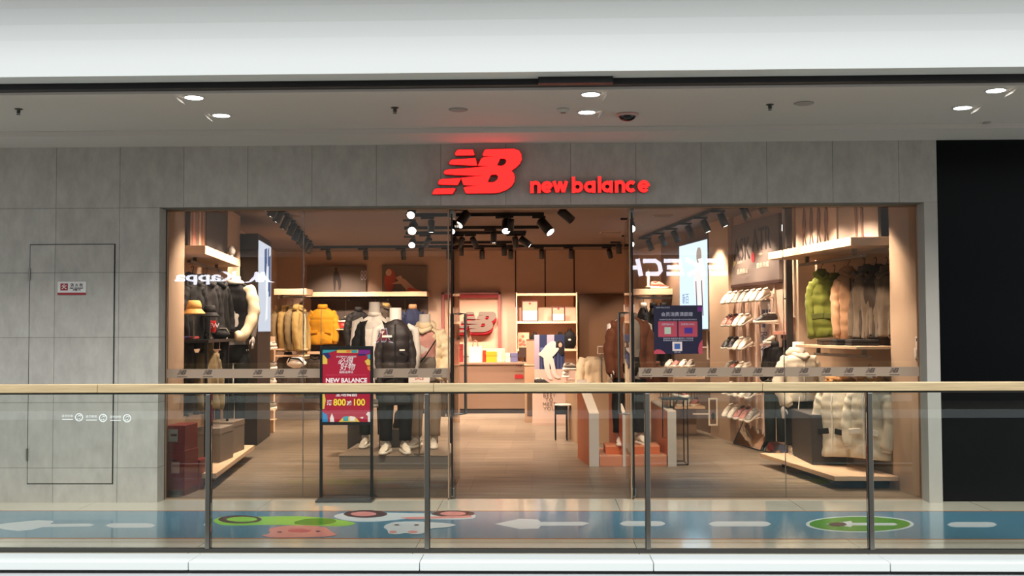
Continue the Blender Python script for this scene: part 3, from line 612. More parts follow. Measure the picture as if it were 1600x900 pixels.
def clothes(root, L, Wd, D, m, rows=0, hood=False, collar=True, zipm=None, sl_='down', pockets=False, gap=0, seed=0, flare=0, z0=0, trim=None, sl_r=.078, amp=.014, slen=.62, sleeves=True, yo=0, flapm=None, W_=None, fold=0):
    b = torso_mb(L,Wd,D,rows,amp,seed,flare,gap,z0=z0,W_=W_,fold=fold,nseg=48 if fold else 32)
    o = b.build('body', m, root, True, solid=.012 if gap else 0)
    zs = z0+L*.86
    if sleeves:
        for s in (-1,1):
            arm = sl_[0] if isinstance(sl_,(tuple,list)) and s<0 else (sl_[1] if isinstance(sl_,(tuple,list)) else sl_)
            if arm == 'down': pts=[(s*Wd*.32,0,zs+.01),(s*(Wd*.48),-.01,zs-.11),(s*(Wd*.5+.035),-.03,zs-.32),(s*(Wd*.5+.01),-.06,zs-slen+.04)]
            elif arm == 'flat': pts=[(s*Wd*.30,0,zs+.0),(s*(Wd*.45),.0,zs-.13),(s*(Wd*.49),-.03,zs-.34),(s*(Wd*.46),-.05,zs-slen+.03)]
            elif arm == 'hip': pts=[(s*Wd*.32,0,zs+.01),(s*(Wd*.5+.02),-.0,zs-.13),(s*(Wd*.5+.07),-.03,zs-.30),(s*(Wd*.5-.02),-.11,zs-slen+.10)]
            else: pts = arm
            sm = sleeve_mb(pts, sl_r, sl_r*.68, rows and rows+1, amp*.8, seed+s).build('sleeve', m, root, True)
            c = Vector(pts[-1]); d = (c-Vector(pts[-2])).normalized()
            MB().tube([c-d*.02,c+d*.025],[sl_r*.62,sl_r*.5],12).build('cuff', trim or m, sm, True)
    zt_ = z0+L
    if collar:
        r = Wd*.17; MB().lathe([(r*1.15,-.03),(r*1.1,.03),(r*.98,.06),(r*.80,.055),(r*.85,.0),(r*.9,-.03)], 20, (0,0,zt_-.005), 1, .85).build('collar', trim or m, root, True)
    if hood:
        r = Wd*.30; rings=[]
        hm = MB(); hm.ball((0,D*.22,zt_-.0),r,r*.55,r*.62,18,10,nz=.25); hm.tube([(-r*.62,-D*.1,zt_-.01),(-r*.5,-D*.38,zt_-.03),(0,-D*.47,zt_-.06),(r*.5,-D*.38,zt_-.03),(r*.62,-D*.1,zt_-.01)], r*.22, 10)
        hm.build('hood', m, root, True)
    if zipm and not gap:
        pts=[]; 
        for i in range(14):
            t=i/13*.93+.01; pts.append((.0,-(D/2*interp(DT,t)+ (amp if rows else .008)+.004),z0+t*L))
        MB().tube(pts,.009,6,flat=.5).build('zip', zipm, root, True)
    if pockets:
        for s in (-1,1):
            MB().box(-.065,.065,-.012,.0,-.03,.03,Matrix.Translation((s*Wd*.25,-(D/2)*.93-.004-(amp if rows else 0),z0+L*.34))@Matrix.Rotation(s*.12,4,'Y')).build('pocket_flap', flapm or trim or m, root, bevel=.006)
    return o
hangm = mat('hanger_black',(30,26,24),.4)
def hanger(root, zt_, Wd, m=None):
    m = m or hangm
    h = MB(); h.tube([(-Wd*.36,0,zt_-.10),(0,0,zt_-.0),(Wd*.36,0,zt_-.10)],.012,8)
    h.tube([(0,0,zt_),(0,0,zt_+.06),(.02,0,zt_+.09),(.018,0,zt_+.115),(-.005,0,zt_+.125),(-.022,0,zt_+.105)],.0035,6); return h.build('hanger', m, root, True)
def coat(name, label, cat, px, pyt, pyb, Y, wpx, rz, m, group=None, hang=True, D=None, **k):
    """px centre, shoulder line pyt, hem pyb at depth Y; wpx overall body width across"""
    b = at(px,pyb,Y); t = at(px,pyt,Y); L = t.z-b.z; Wd = wpx*Y/F
    if rz and Wd < .42 and hang:      # turned on the rail: real width, seen at an angle
        ang = abs(rz)
        while ang < 1.35 and .40*math.cos(ang)+.2*math.sin(ang) > Wd: ang += .03
        rz = math.copysign(ang, rz); Wd = .40; k.setdefault('sl_r', .066)
    elif Wd < .36: k.setdefault('sl_r', Wd*.17)
    r = thing(name, label, cat, b, rz, group)
    k.setdefault('slen', min(.62,L*.9)); k.setdefault('W_', WH); k.setdefault('fold', .022 if not k.get('rows') else .008); clothes(r, L, Wd, D or min(.26,Wd*.45), m, **k)
    if hang: hanger(r, L+.02, Wd)
    return r
def shoe_parts(root, upper, L=.28, sole=solem, accent=None):
    xs=[-.5,-.48,-.40,-.25,-.05,.15,.3,.42,.49,.5]; hw=[.06,.105,.125,.12,.125,.155,.165,.14,.07,.02]; top=[.22,.36,.40,.34,.40,.34,.22,.17,.12,.08]
    b = MB(); rings=[]
    for x,w,t in zip(xs,hw,top):
        ring=[]
        for k in range(14):
            a=2*PI*k/14; ca,sa=math.cos(a),math.sin(a); z=.10+(t-.10)*(sa*.5+.5)**.8; ring.append(Vector((x*L, ca*w*L*(1-.35*max(sa,0)**2), z*L)))
        rings.append(ring)
    b.loft(rings); u_ = b.build('upper', upper, root, True)
    s_ = MB(); rings=[]
    for x,w,hh in zip([-.53,-.5,-.3,0,.3,.45,.52,.54],[.08,.13,.15,.13,.18,.16,.09,.03],[.13,.14,.12,.11,.10,.10,.11,.12]):
        rings.append([Vector((x*L,ca*w*L,z*L)) for ca,z in ((-1,.03),(-.9,0),(.9,0),(1,.03),(1.02,hh),(-1.02,hh))])
    s_.loft(rings); s_.build('sole', sole, root, True)
    c = MB(); c.lathe([(.10*L,.36*L),(.115*L,.40*L),(.09*L,.42*L),(.07*L,.36*L)],14,(-.28*L,0,0),1.5,.9).build('collar', accent or upper, root, True)
    l = MB()
    for i in range(4): x=(.0+.07*i)*L; z=(.40-.035*i)*L; l.tube([(x,-.09*L,z*.86),(x,0,z*1.02),(x,.09*L,z*.86)],.012*L,5)
    l.build('laces', accent or sole, root, True)
def mannequin(name, label, px, pyf, pyt, Yf, group=None, rz=0, neck=True, legs=blackc, shoes=None, legw=1.0, stance=.11, barefoot=False):
    """feet at pyf, neck top at pyt"""
    b = at(px,pyf,Yf); t = at(px,pyt,Yf); H = t.z-b.z
    r = thing(name, label, 'mannequin', b, rz, group)
    bm_ = MB(); hip=H*.55; sh=H-.20
    for s in (-1,1):
        bm_.tube([(s*stance*.95,.0,.03),(s*stance,.0,.10),(s*stance,.0,H*.29),(s*.09,.0,hip-.02),(s*.08,0,hip+.05)],[.038,.04,.055,.085,.09],12)
        bm_.tube([(s*.13,0,sh-.02),(s*.22,0,sh-.05),(s*.25,-.01,sh-.30),(s*.24,-.06,sh-.52)],[.05,.05,.042,.03],10)
        hz=sh-.55
        bm_.ball((s*.24,-.075,hz-.02),.022,.036,.05,10,8)
        for f in range(4): bm_.tube([(s*.24,-.10+.018*f,hz-.05),(s*.238,-.105+.018*f,hz-.085),(s*.23,-.10+.018*f,hz-.115)],[.0085,.008,.006],6)
        bm_.tube([(s*.225,-.105,hz-.01),(s*.215,-.125,hz-.04),(s*.213,-.128,hz-.065)],[.009,.008,.006],6)
    rings=[]
    for z,w,d in ((hip-.08,.15,.10),(hip,.165,.11),(hip+.14,.125,.09),(hip+.30,.16,.11),(sh-.08,.19,.10),(sh-.02,.15,.08),(sh-.0,.085,.075),(sh+.02,.07,.066),(H,.066,.062)):
        rings.append([Vector((w*math.cos(2*PI*k/20),d*math.sin(2*PI*k/20),z)) for k in range(20)])
    bm_.loft(rings); bm_.build('body', skin, r, True)
    cz = H*.06 if not barefoot else H*.02
    rings=[[Vector((w*math.cos(2*PI*k/20),d*math.sin(2*PI*k/20),z)) for k in range(20)] for z,w,d in ((hip-.10,.155,.115),(hip-.02,.18,.13),(hip+.08,.165,.12),(hip+.12,.155,.11))]
    tm = MB(); tm.loft(rings)
    for s in (-1,1): tm.tube([(s*stance,0,cz+.04),(s*stance,0,cz+.10),(s*stance,0,H*.28),(s*.095,0,hip-.10),(s*.085,0,hip)],[.072*legw,.07*legw,.085*legw,.10,.10],16,fn=lambda t,a: 1+.08*noise.noise(Vector((math.cos(a)*2+px,math.sin(a)*2,t*9))))
    tm.build('trousers', legs, r, True)
    for s in (-1,1):
        e = bpy.data.objects.new('shoe', None); COL.objects.link(e); e.parent = r; e.location=(s*stance,-.06,0); e.rotation_euler=(0,0,-PI/2+s*.25)
        if shoes: shoe_parts(e, shoes)
    return r, H
# ---------------------------------------------------------------- track lights
GLOW = emis('spot_glow', (1,.90,.76), 16); trk = mat('track_black',(20,18,18),.5)
ZT = ZS-.03
def track(x0,y0,x1,y1,lb,nm='track'):
    o = thing('light_track', lb, 'lighting track', (x0,y0,ZT)); d=Vector((x1-x0,y1-y0,0)); a=math.atan2(d.y,d.x)
    MB().box(0,d.length,-.018,.018,-.018,.0295,Matrix.Rotation(a,4,'Z')).build('rail', trk, o, bevel=.002)
    for k in (.2,.8): MB().box(-.03,.03,-.012,.012,.0,.0299,Matrix.Rotation(a,4,'Z')@Matrix.Translation((d.length*k,0,0))).build('clip', steel, o)
    return o
def tY(py): d=ray(800,py); return d.y*((ZT-EYE)/d.z)
names=['nearest the glass','second from the glass','third from the glass','fourth from the glass','fifth from the glass']
TY=[]
for i,(py,a,b) in enumerate(((323,640,842),(336,634,850),(356,632,842),(364,634,822),(379,640,800))):
    Y=tY(py); TY.append(Y); track(at(a,py,Y).x,Y,at(b,py,Y).x,Y,'short black ceiling track across the shop centre, '+names[i])
TB=tY(385); track(at(478,385,TB).x,TB,at(972,385,TB).x,TB,'long black ceiling track in front of the back wall')
YA=11.0; 
track(lw(YA)+.75,YA,lw(19.3)+.55,19.3,'black ceiling track running along the left side of the shop')
track(rw(10.9)-.75,10.9,rw(18.5)-.5,18.5,'black ceiling track running along the right side of the shop')
protohead=None
def head(px,py,Y,az,tilt,lit=False,energy=0,big=1.0,lb='',grp='black track spotlights',cone=1.0,col=(1,.78,.62),adp=True,X=None):
    """px: picture column of the fitting on the track at depth Y. az: 0 aims at +Y, pi/2 aims at -X"""
    x = X if X is not None else at(px,py,Y).x
    o = thing('track_spotlight', lb, 'spotlight', (x,Y,ZT-.018), 0, grp)
    MB().box(-.09,.09,-.014,.014,-.03,-.001).build('adapter', trk, o, bevel=.002)
    MB().tube([(.05,0,-.03),(.05,0,-.075)],.008,8).build('stem', trk, o)
    R = Matrix.Translation((.05,0,-.10))@Matrix.Rotation(az,4,'Z')@Matrix.Rotation(tilt,4,'X')
    r=.047*big; l=.16*big
    MB().lathe([(0,.06),(r*.8,.06),(r,.045),(r,-l+.05),(r*.88,-l+.05),(r*.85,-l+.062),(0,-l+.062)],20,xf=R).build('head', trk, o, True)
    MB().lathe([(0,-l+.0628),(r*.84,-l+.0628),(r*.84,-l+.055),(0,-l+.052)],20,xf=R).build('lens', GLOW if lit else mat('lens_dim',(90,80,70),.3), o, True)
    if energy:
        L = bpy.data.lights.new('spot','SPOT'); L.energy=energy*2.4; L.spot_size=cone; L.spot_blend=.7; L.shadow_soft_size=.045; L.color=col
        lo=bpy.data.objects.new('spot',L); COL.objects.link(lo); lo.parent=o; lo.matrix_local = R@Matrix.Translation((0,0,-l+.03))
    return o
# tilt>0 swings the beam towards +Y (before az)
C0,C1,C2,C3,C4=TY
cen=[(720,C0,2.4,.75,1,0,1.3,'large lit spotlight over the left side of the doorway'),(785,C1,PI,.75,1,0,1.25,'large lit spotlight over the middle of the doorway'),
 (842,C1,-2.2,.8,1,0,1.45,'largest lit spotlight, right of centre above the doorway'),(812,C3,-1.6,.9,1,0,1.2,'lit slanting spotlight below the largest one'),(874,C0-.3,-1.2,.9,1,0,1.2,'lit spotlight at the right end of the nearest track'),
 (668,C1,0,.0,1,170,1,'lit upright spotlight left of the door post, higher of two'),(664,C3,1.0,.7,1,170,1,'lit tilted spotlight left of the door post'),(654,C4+.2,0,.1,1,150,1,'lit spotlight below the tilted one, left of the door post'),
 (716,C3,1.2,.5,1,170,1,'small lit spotlight just right of the door post, upper'),(716,C4,0,.05,1,150,1,'small lit spotlight just right of the door post, lower'),(766,C2,0,.0,1,200,1,'lit upright spotlight in the middle of the centre tracks'),
 (735,C3,-.7,.6,0,150,1,'unlit slanting spotlight left of centre'),(783,C4,-.3,.2,0,150,1,'dark spotlight just above the long rear track'),(792,C1-.1,.5,.1,0,150,1,'dark spotlight behind the middle lit one'),(800,C3,-.3,.3,0,160,1,'dark spotlight left of the lit slanting one'),
 (640,C1+.3,PI,1.1,1,0,1.35,'bright spotlight facing the mall, upper of two at left of doorway'),(640,C3+.2,PI,1.1,1,0,1.2,'bright spotlight facing the mall, lower of two at left of doorway'),(637,C0-.6,PI,1.1,1,0,1.1,'bright spotlight just under the shop header left of doorway')]
for px,Y,az,ti,lit,en,big,lb in cen: head(px,340,Y,az,ti,lit,en,big,lb,cone=1.5)
rear=[509,567,626,697,749,794,842,888]
for i,px in enumerate(rear):
    head(px,385,TB-.0,0,.45 if i!=0 else .7,False,88 if i not in(3,) else 70,1,('leftmost','second from left','third from left','fourth from left','fifth from left','sixth from left','seventh from left','rightmost')[i]+' of the upright spotlights on the long rear track',cone=1.5)
head(948,385,TB,-.4,.6,False,90,1,'slanting spotlight at the right end of the rear track',cone=1.1); head(962,385,TB-1.2,-.3,.2,False,60,1,'dark spotlight beside the door head at right',cone=1.1)
ords=['nearest','second','third','fourth','fifth','sixth','seventh','eighth','ninth','tenth']
for i,Y in enumerate((11.2,11.75,12.4,13.0,13.9,14.8,15.6,16.4,17.2,18.2)):
    head(0,0,Y,1.75 if i<6 else 1.2,.42,i<5,[50,55,60,60,60,60,60,70,70,60][i],1.05,ords[i]+' spotlight from the glass on the left track',X=lw(Y)+.75-(Y-YA)*.024,cone=1.7)
for i,Y in enumerate((11.2,11.7,12.4,13.0,13.9,14.7,15.5,16.3,17.1,18.0)):
    head(0,0,Y,-1.75 if i<6 else -1.2,.42,i in(0,1,4,5,6,7,8),[50,55,60,60,65,65,60,60,60,60][i],1.05,ords[i]+' spotlight from the glass on the right track',X=rw(Y)-.75+(Y-10.9)*.033,cone=1.7)
for px,Y in ((980,C1+.3),(980,C3+.3)):
    head(px,350,Y,PI,1.1,True,0,1.2,'bright spotlight facing the mall beside the right door post, '+('upper' if Y<C2 else 'lower'))
track(-3.0,10.75,2.6,10.75,'unseen black fill track added just inside the shopfront above the goods')  # track hidden by the header, added to fill mannequins and goods from the front
for i,(x,az,ti,en) in enumerate(((-2.9,.3,.62,36),(-2.1,.15,.62,55),(-1.6,-.1,.75,65),(-1.0,.2,.75,60),(-.2,-.1,.85,40),(.4,-.15,.75,50),(1.2,-.1,.75,55),(1.9,-.35,.62,55),(2.5,-1.25,.62,75))):
    head(0,0,10.75,az,ti,False,en,1,ords[i]+' added fill spotlight from the left on the unseen track just inside the shopfront',X=x,cone=1.3)
# ceiling slots (air outlets) in the shop
slot = mat('air_slot_white',(190,160,140),.6)
for px0,px1,py,Y in ((938,972,366,17.5),(1021,1050,342,15.0),(430,470,352,14.6)):
    a=at(px0,py,Y); b=at(px1,py,Y); o=thing('air_outlet','pale ceiling air outlet '+{938:'left of the right door post',1021:'among the right spotlights',430:'beside the left spotlights'}[px0],'air outlet',((a.x+b.x)/2,Y,ZS),0,'ceiling air outlets')
    w=(b.x-a.x)/2
    g=MB()
    for k in range(4): g.box(-w*.95,w*.95,-.14+.08*k,-.10+.08*k,-.012,-.004)
    MB().box(-w,w,-.17,.17,-.006,-.0005).build('frame', slot, o); g.build('slats', mat('slat_grey',(120,100,88),.6), o)
# ---------------------------------------------------------------- back wall fittings
shelfm = mat('shelf_pale',(232,196,160),.5); shelfedge=shelfm
def bz(py,Y): return at(800,py,Y).z
# display bay at the left of the back wall
Y1 = YB-.42
a=at(478,460,Y1); b=at(667,460,Y1)
o=thing('wall_shelf','long pale shelf above the yellow jacket on the back wall','shelf',(a.x,Y1,a.z)); w=b.x-a.x
MB().box(0,w,0,.40,-.045,.045).build('board', shelfm, o, bevel=.004); MB().box(.02,w-.02,.3,.4,-.075,-.046).build('rail_channel', black, o)
for k in (.33,.66): MB().box(w*k-.02,w*k+.02,.34,.40,-.12,-.076).build('bracket', steel, o)
bk=thing('display_backboard','dark grey backboard behind hung jackets on the back wall','wall panel',(a.x,YB-.02,0)); MB().box(.02,w-.02,-.012,0.018,.35,a.z-.09).build('board', mat('bay_dark',(86,70,62),.7), bk)
for k in (.3,.55,.8): MB().box(w*k-.008,w*k+.008,-.020,-.013,.4,a.z-.1).build('slot_rail', steel, bk)
for px0,px1,lb in ((480,572,'dark wall poster of a standing runner above the long shelf'),(597,667,'grey wall poster of a seated woman with orange shoes')):
    p0=at(px0,456,YB-.06); p1=at(px1,415,YB-.06); w=p1.x-p0.x; h=p1.z-p0.z
    o=thing('wall_poster',lb,'poster',(p0.x,YB-.06,p0.z)); MB().box(0,w,-.01,.055,0,h).build('panel', mat('poster_greybrown_%d'%px0,(104,88,78) if px0==480 else (116,98,84),.6), o)
    if px0==480:
        f=MB(); cx=w*.5
        f.prism(smoothpoly([(cx-.05,h*.1),(cx-.07,h*.45),(cx-.06,h*.7),(cx-.03,h*.82),(cx+.02,h*.82),(cx+.07,h*.6),(cx+.10,h*.35),(cx+.08,h*.05),(cx+.04,.02),(cx+.03,h*.35),(cx-.01,h*.5),(cx-.02,.02),(cx-.05,.02)],2),-.014,-.0105); f.ball((cx-.01,-.012,h*.88),.03,.003,.035,10,6); f.build('printed_runner', mat('print_dark_brown',(46,30,26),.6), o)
        text('lettering','88',pgr,(w*.96,-.014,h*.6),.28,o,.002,sx=.45)
    else:
        f=MB(); f.prism(smoothpoly([(w*.08,h*.0),(w*.04,h*.45),(w*.1,h*.85),(w*.2,h*.92),(w*.3,h*.7),(w*.3,h*.4),(w*.22,.0)],2),-.014,-.0105); f.build('printed_top', mat('print_coral',(190,80,56),.6), o)
        g=MB(); g.ball((w*.15,-.016,h*.74),.06,.003,.07,12,8); g.prism([(w*.3,h*.55),(w*.42,h*.62),(w*.62,h*.12),(w*.55,h*.05)],-.016,-.013); g.prism([(w*.2,h*.3),(w*.5,h*.5),(w*.75,h*.1),(w*.7,.02),(w*.48,h*.3)],-.017,-.014); g.build('printed_skin', mat('print_skin',(214,168,140),.6), o)
        s_=MB(); s_.prism(smoothpoly([(w*.55,0),(w*.56,h*.14),(w*.66,h*.16),(w*.9,h*.02),(w*.9,0)],1),-.020,-.0165); s_.build('printed_shoe', mat('print_orange',(226,96,64),.6), o)
# things under that shelf
coat('puffer_jacket','bright yellow padded jacket hanging on the back wall','jacket',504,480,538,YB-.32,43,0,yellow,rows=3,collar=True,zipm=ochre,pockets=True,seed=2,sl_='flat')
coat('padded_jacket','dark jacket hanging on back wall behind the first mannequin','jacket',560,484,556,YB-.3,34,.5,charcoal,group='dark jackets behind the mannequins',seed=5)
coat('padded_jacket','dark jacket with brown hood hanging between first and second mannequins','jacket',603,478,560,YB-.3,34,.6,dbrown,group='dark jackets behind the mannequins',seed=6,hood=True,trim=ochre)
coat('padded_jacket','navy jacket with orange shoulders hanging behind the second mannequin','jacket',645,480,556,YB-.32,34,0,navy,seed=7,collar=True,trim=tan)
def label_sign(px,py,w_,h_,Y,lb,rz=0,f=None):
    q=at(px,py,Y) if f is None else f; o=thing('price_sign',lb,'sign',q,rz); w=w_*Y/F; h=h_*Y/F
    MB().box(-w/2,w/2,-.004,.004,0,h).build('card', mat('card_red',(214,50,46),.4), o, bevel=.002)
    text('lettering','NEW',pwht,(0,-.006,h*.55),h*.62,o,.001); MB().box(-w*.3,w*.3,-.03,.03,-.012,0).build('foot', steel, o)
    return o
label_sign(540,512,24,8.5,YB-.35,'red sign card on the small shelf right of yellow jacket')
o=thing('small_shelf','small pale shelf holding a red card, right of the yellow jacket','shelf',at(540,513,YB-.35)); MB().box(-.17,.17,-.08,.33,-.03,-.013).build('board', shelfm, o,bevel=.003); MB().tube([(-.1,.3,-.03),(-.1,.3,-.10)],.01).build('bracket',steel,o)
def sneaker(label, loc, rz, upper, group=None, L=.28, tilt=0, sole=solem, accent=None):
    r=thing('sneaker',label,'shoe',loc,rz,group); shoe_parts(r,upper,L,sole,accent); r.rotation_euler=(0,tilt,rz); return r
sneaker('black and white sneaker on the red card shelf',at(540,503,YB-.33)+Vector((0,0,.0)),PI,sneak_b,accent=sneak_w)
# low shelves beneath (bags)
for px0,px1,py,lb in ((480,560,551,'pale low shelf beneath the yellow jacket'),):
    a=at(px0,py,Y1); b=at(px1,py,Y1); o=thing('wall_shelf',lb,'shelf',(a.x,Y1,a.z)); MB().box(0,b.x-a.x,0,.38,-.03,.02).build('board', shelfm, o,bevel=.003); MB().box(0,b.x-a.x,.3,.36,-.06,-.031).build('rail_channel',black,o)
for px,lb,m in ((492,'brown padded bag under the low shelf below the yellow jacket',dbrown),(478,'olive jacket hanging low at the left edge of back wall',olive)):
    coat('hanging_jacket',lb,'jacket',px,556,622,YB-.3,34,.2,m,rows=3,hood=True,seed=px)
# three tall lockers beneath
# NB alcove
x0=at(691,546,YB).x; x1=at(783,546,YB).x; zt1=bz(457,YB); zb1=bz(556,YB)
al=thing('logo_frame','mauve picture frame with red top around a big wall logo','frame',(x0,YB-.001,zb1))
fm=mat('frame_mauve',(150,90,86),.5); w=x1-x0; h=zt1-zb1
MB().box(0,.05,-.12,0,0,h).box(w-.05,w,-.12,0,0,h).box(0,w,-.12,0,h-.04,h).build('frame', fm, al,bevel=.004); MB().box(.05,w-.05,-.10,-.02,h-.10,h-.045).build('red_strip', mat('strip_red',(150,30,34),.5), al)
MB().box(.05,w-.05,-.015,-.001,0,h-.04).build('board', mat('alcove_pale',(214,176,148),.6), al)
hL=(bz(486,YB)-bz(525,YB)); q=at(712,525,YB-.05)
nl=thing('wall_logo','grey winged logo with red sides inside the mauve frame','logo',(q.x,YB-.03,q.z))
gm=mat('logo_grey',(118,102,92),.5); k=hL*.82
P=[[(x*k,y*k) for x,y in p] for p in LOGO]
shape2d('face',P,gm,.02,nl,(0,-.14,k*.18)); shape2d('red_layer',P,mat('logo_red',(200,44,54),.4),.09,nl,(.0,-.08,k*.08)); shape2d('red_base',P,mat('logo_red',(200,44,54),.4),.02,nl,(.0,-.02,0))
# shelves of the alcove right of the counter
ax0=at(807,500,YB).x; ax1=at(901,500,YB).x
un=thing('shelf_unit','pale built-in shelf unit holding framed certificates','shelves',(ax0,YB-.02,0)); w=ax1-ax0
for py in (460.5,504,547): z=bz(py,YB-.3); MB().box(.02,w-.02,-.34,0,z-.022,z+.022).build('shelf', shelfm, un,bevel=.003)
MB().box(0,.02,-.36,0,0,bz(458,YB)).box(w-.02,w,-.36,0,0,bz(458,YB)).build('side_panel', shelfm, un)
def framed(px0,px1,pyt,pyb,lb,Y=YB-.25):
    a=at(px0,pyb,Y); b=at(px1,pyt,Y); w=b.x-a.x; h=b.z-a.z; o=thing('framed_certificate',lb,'certificate',(a.x,Y,a.z)); MB().box(0,w,-.012,.012,0,h).box(w*.3,w*.7,.01,.09,0,.02).build('frame', mat('frame_dark_red',(84,26,26),.4), o,bevel=.003)
    MB().box(.022,w-.022,-.014,-.0121,.022,h*.52).build('white_paper', mat('paper_white',(214,198,176),.6), o); MB().box(.022,w-.022,-.014,-.0121,h*.53,h-.022).build('grey_paper', mat('paper_grey',(170,136,112),.6), o); MB().ball((w/2,-.014,h*.86),.022,.003,.022,10,6).build('seal', mat('seal_red',(150,40,40),.5), o)
framed(815,841,469.5,502.5,'larger framed certificate on the upper shelf, left'); framed(862,883,479,502.5,'smaller framed certificate on the upper shelf, right')
# black bags / vases under second shelf
for px,pt,pb,lb in ((836,519,542,'black pot-shaped bag on the lower shelf, left of cutout poster'),(875,519,541,'black cap on lower shelf behind the cutout poster'),(890,514,545,'black backpack standing on the lower shelf beside the door')):
    a=at(px,pb,YB-.28); t=at(px,pt,YB-.28); h=t.z-a.z; o=thing('backpack' if px==890 else 'shoulder_bag',lb,'bag',a); MB().lathe([(h*.22,0),(h*.32,h*.2),(h*.33,h*.6),(h*.2,h*.85),(h*.06,h*.9)],16,(0,0,0),1,.6).build('body', blackc, o, True); MB().tube([(-h*.1,0,h*.82),(-h*.06,0,h*1.0),(h*.06,0,h*1.0),(h*.1,0,h*.82)],.012,6).build('strap', blackc, o, True); MB().ball((0,-h*.2,h*.45),.03,.01,.02,8,6).build('tag', sneak_w, o)
o=thing('flower_print','pink floral picture standing on the shelf beside the counter','picture',at(818,545,YB-.2)); MB().box(-.11,.11,-.01,.01,0,.32).build('card', mat('print_peach',(226,160,130),.5), o)
f=MB(); 
for k in range(7): f.ball((random.uniform(-.07,.07),-.012,random.uniform(.06,.28)),.03,.003,.03,8,5)
f.build('printed_flowers', mat('print_salmon',(190,96,80),.5), o)
# checkout counter
YCt=20.3; a=at(705,645,YCt); b=at(825,645,YCt)
ct=thing('checkout_counter','long pale brown checkout counter at the back','counter',(a.x,YCt,0)); w=b.x-a.x; h=bz(567,YCt)
cm=mat('counter_brown',(128,100,82),.5); MB().box(-.7,w,0,.6,.09,h-.03).build('body', cm, ct,bevel=.003); MB().box(-.68,w-.02,.04,.58,0,.09).build('plinth', mat('plinth_dark',(48,34,28),.6), ct); MB().box(-.7,w+.02,-.02,.62,h-.03,h+.01).build('top', mat('counter_top',(150,122,102),.3), ct,bevel=.003)
q=at(811,591.5,YCt-.01)-ct.location; MB().box(q.x-.08,q.x+.08,-.006,-.0005,q.z+.0,q.z+.075).build('red_label', mat('label_red',(150,20,24),.5), ct); text('label_text','NB',mat('print_brown',(80,40,34),.5),(q.x,-.008,q.z+.25),.09,ct,.002); text('label_text','service desk',mat('print_brown',(80,40,34),.5),(q.x,-.008,q.z+.14),.03,ct,.002)
zc=h+.011
def onc(px,dy=.2): return Vector((at(px,560,YCt+dy).x,YCt+dy,zc))
q=onc(743); o=thing('gift_bag','white paper shopping bag with handle on the counter','bag',q); MB().hexa([(-.12,-.05,0),(.12,-.05,0),(.12,.05,0),(-.12,.05,0)],[(-.12,-.02,.3),(.12,-.02,.3),(.12,.02,.3),(-.12,.02,.3)]).build('body', mat('paper_bag',(214,190,176),.6), o); MB().tube([(-.05,-.02,.29),(-.04,-.02,.38),(0,-.02,.41),(.04,-.02,.38),(.05,-.02,.29)],.006,6).build('handle', mat('bag_cord',(180,120,100),.6), o, True)
for px,hh,ww,c,lb,nm in ((768,.20,.20,(232,176,40),'yellow box on the counter beside the paper bag','gift_box'),(757,.22,.06,(206,60,34),'narrow red box between bag and yellow box','gift_box'),(794,.17,.10,(236,224,206),'white box standing near the right end of the counter','gift_box'),(803,.17,.14,(110,110,150),'blue-grey box standing at right end of the counter','gift_box'),(717,.34,.16,(150,40,44),'dark red patterned box at the left end of the counter','gift_box')):
    o=thing(nm,lb,'box',onc(px,.2 if px!=768 else .15)); MB().box(-ww/2,ww/2,-.06,.06,0,hh*.8).build('base', mat('box_%d'%px,tuple(int(v*.88) for v in c),.5), o,bevel=.003); MB().box(-ww/2-.003,ww/2+.003,-.063,.063,hh*.8-.04,hh).build('lid', mat('boxlid_%d'%px,tuple(int(v*.85) for v in c),.5), o,bevel=.003)
o=thing('document_tray','long pale tray behind the boxes on the counter','tray',onc(768,.36)); MB().box(-.25,.25,-.08,.08,0,.02).box(-.25,.25,.06,.08,0,.25).build('tray', shelfm, o,bevel=.003); MB().box(-.2,.2,-.02,.03,.02,.24).build('papers', mat('paper_white',(214,198,176),.6), o)
o=thing('till_screen','small dark till screen behind the counter at right','screen',onc(820,.3)); MB().box(-.11,.11,-.02,.02,.08,.27).build('screen', mat('till_dark',(60,44,36),.4), o,bevel=.003); MB().box(-.05,.05,-.05,.05,0,.012).box(-.012,.012,-.01,.01,.01,.1).build('foot', black, o)
# ---------------------------------------------------------------- left side of the shop
def lwp(px,py,off=0.0):
    n = Vector((1,-sl,0)).normalized(); return onp(px,py,Vector((lw(YG)+off,YG,0)),n)
alz = math.atan2(-sl,1)      # rotation of things parallel to the left wall (about +Y)
def wallbox(name, f, Y0,Y1, o0,o1, z0,z1, m, parent=None, bevel=.003): return skew(name,f,Y0,Y1,o0,o1,z0,z1,m,parent,bevel)
zsh = at(317,390,11.1).z
o=thing('wall_shelf','thick pale shelf high on the left wall carrying two posters','shelf',(0,0,0)); wallbox('board',lw,11.1,13.4,-.32,.21,zsh-.045,zsh+.045,shelfm,o); wallbox('hanging_rail',lw,11.3,13.2,-.02,.02,zsh-.12,zsh-.09,steel,o)
for Y in (11.6,12.9): wallbox('bracket',lw,Y,Y+.03,-.02,.02,zsh-.09,zsh-.045,steel,o)
def slantposter(nm,lb,f,Y0,Y1,off,z0,z1,m,th_=.03):
    o=thing(nm,lb,'poster',(0,0,0)); wallbox('panel',f,Y0,Y1,off,off+th_,z0,z1,m,o,.002); return o
o=slantposter('shelf_poster','brown photo poster of running legs on the left shelf',lw,11.12,11.95,.02,zsh+.046,ZS-.02,mat('poster_brown',(140,110,92),.6,noise_=.12,nscale=3))
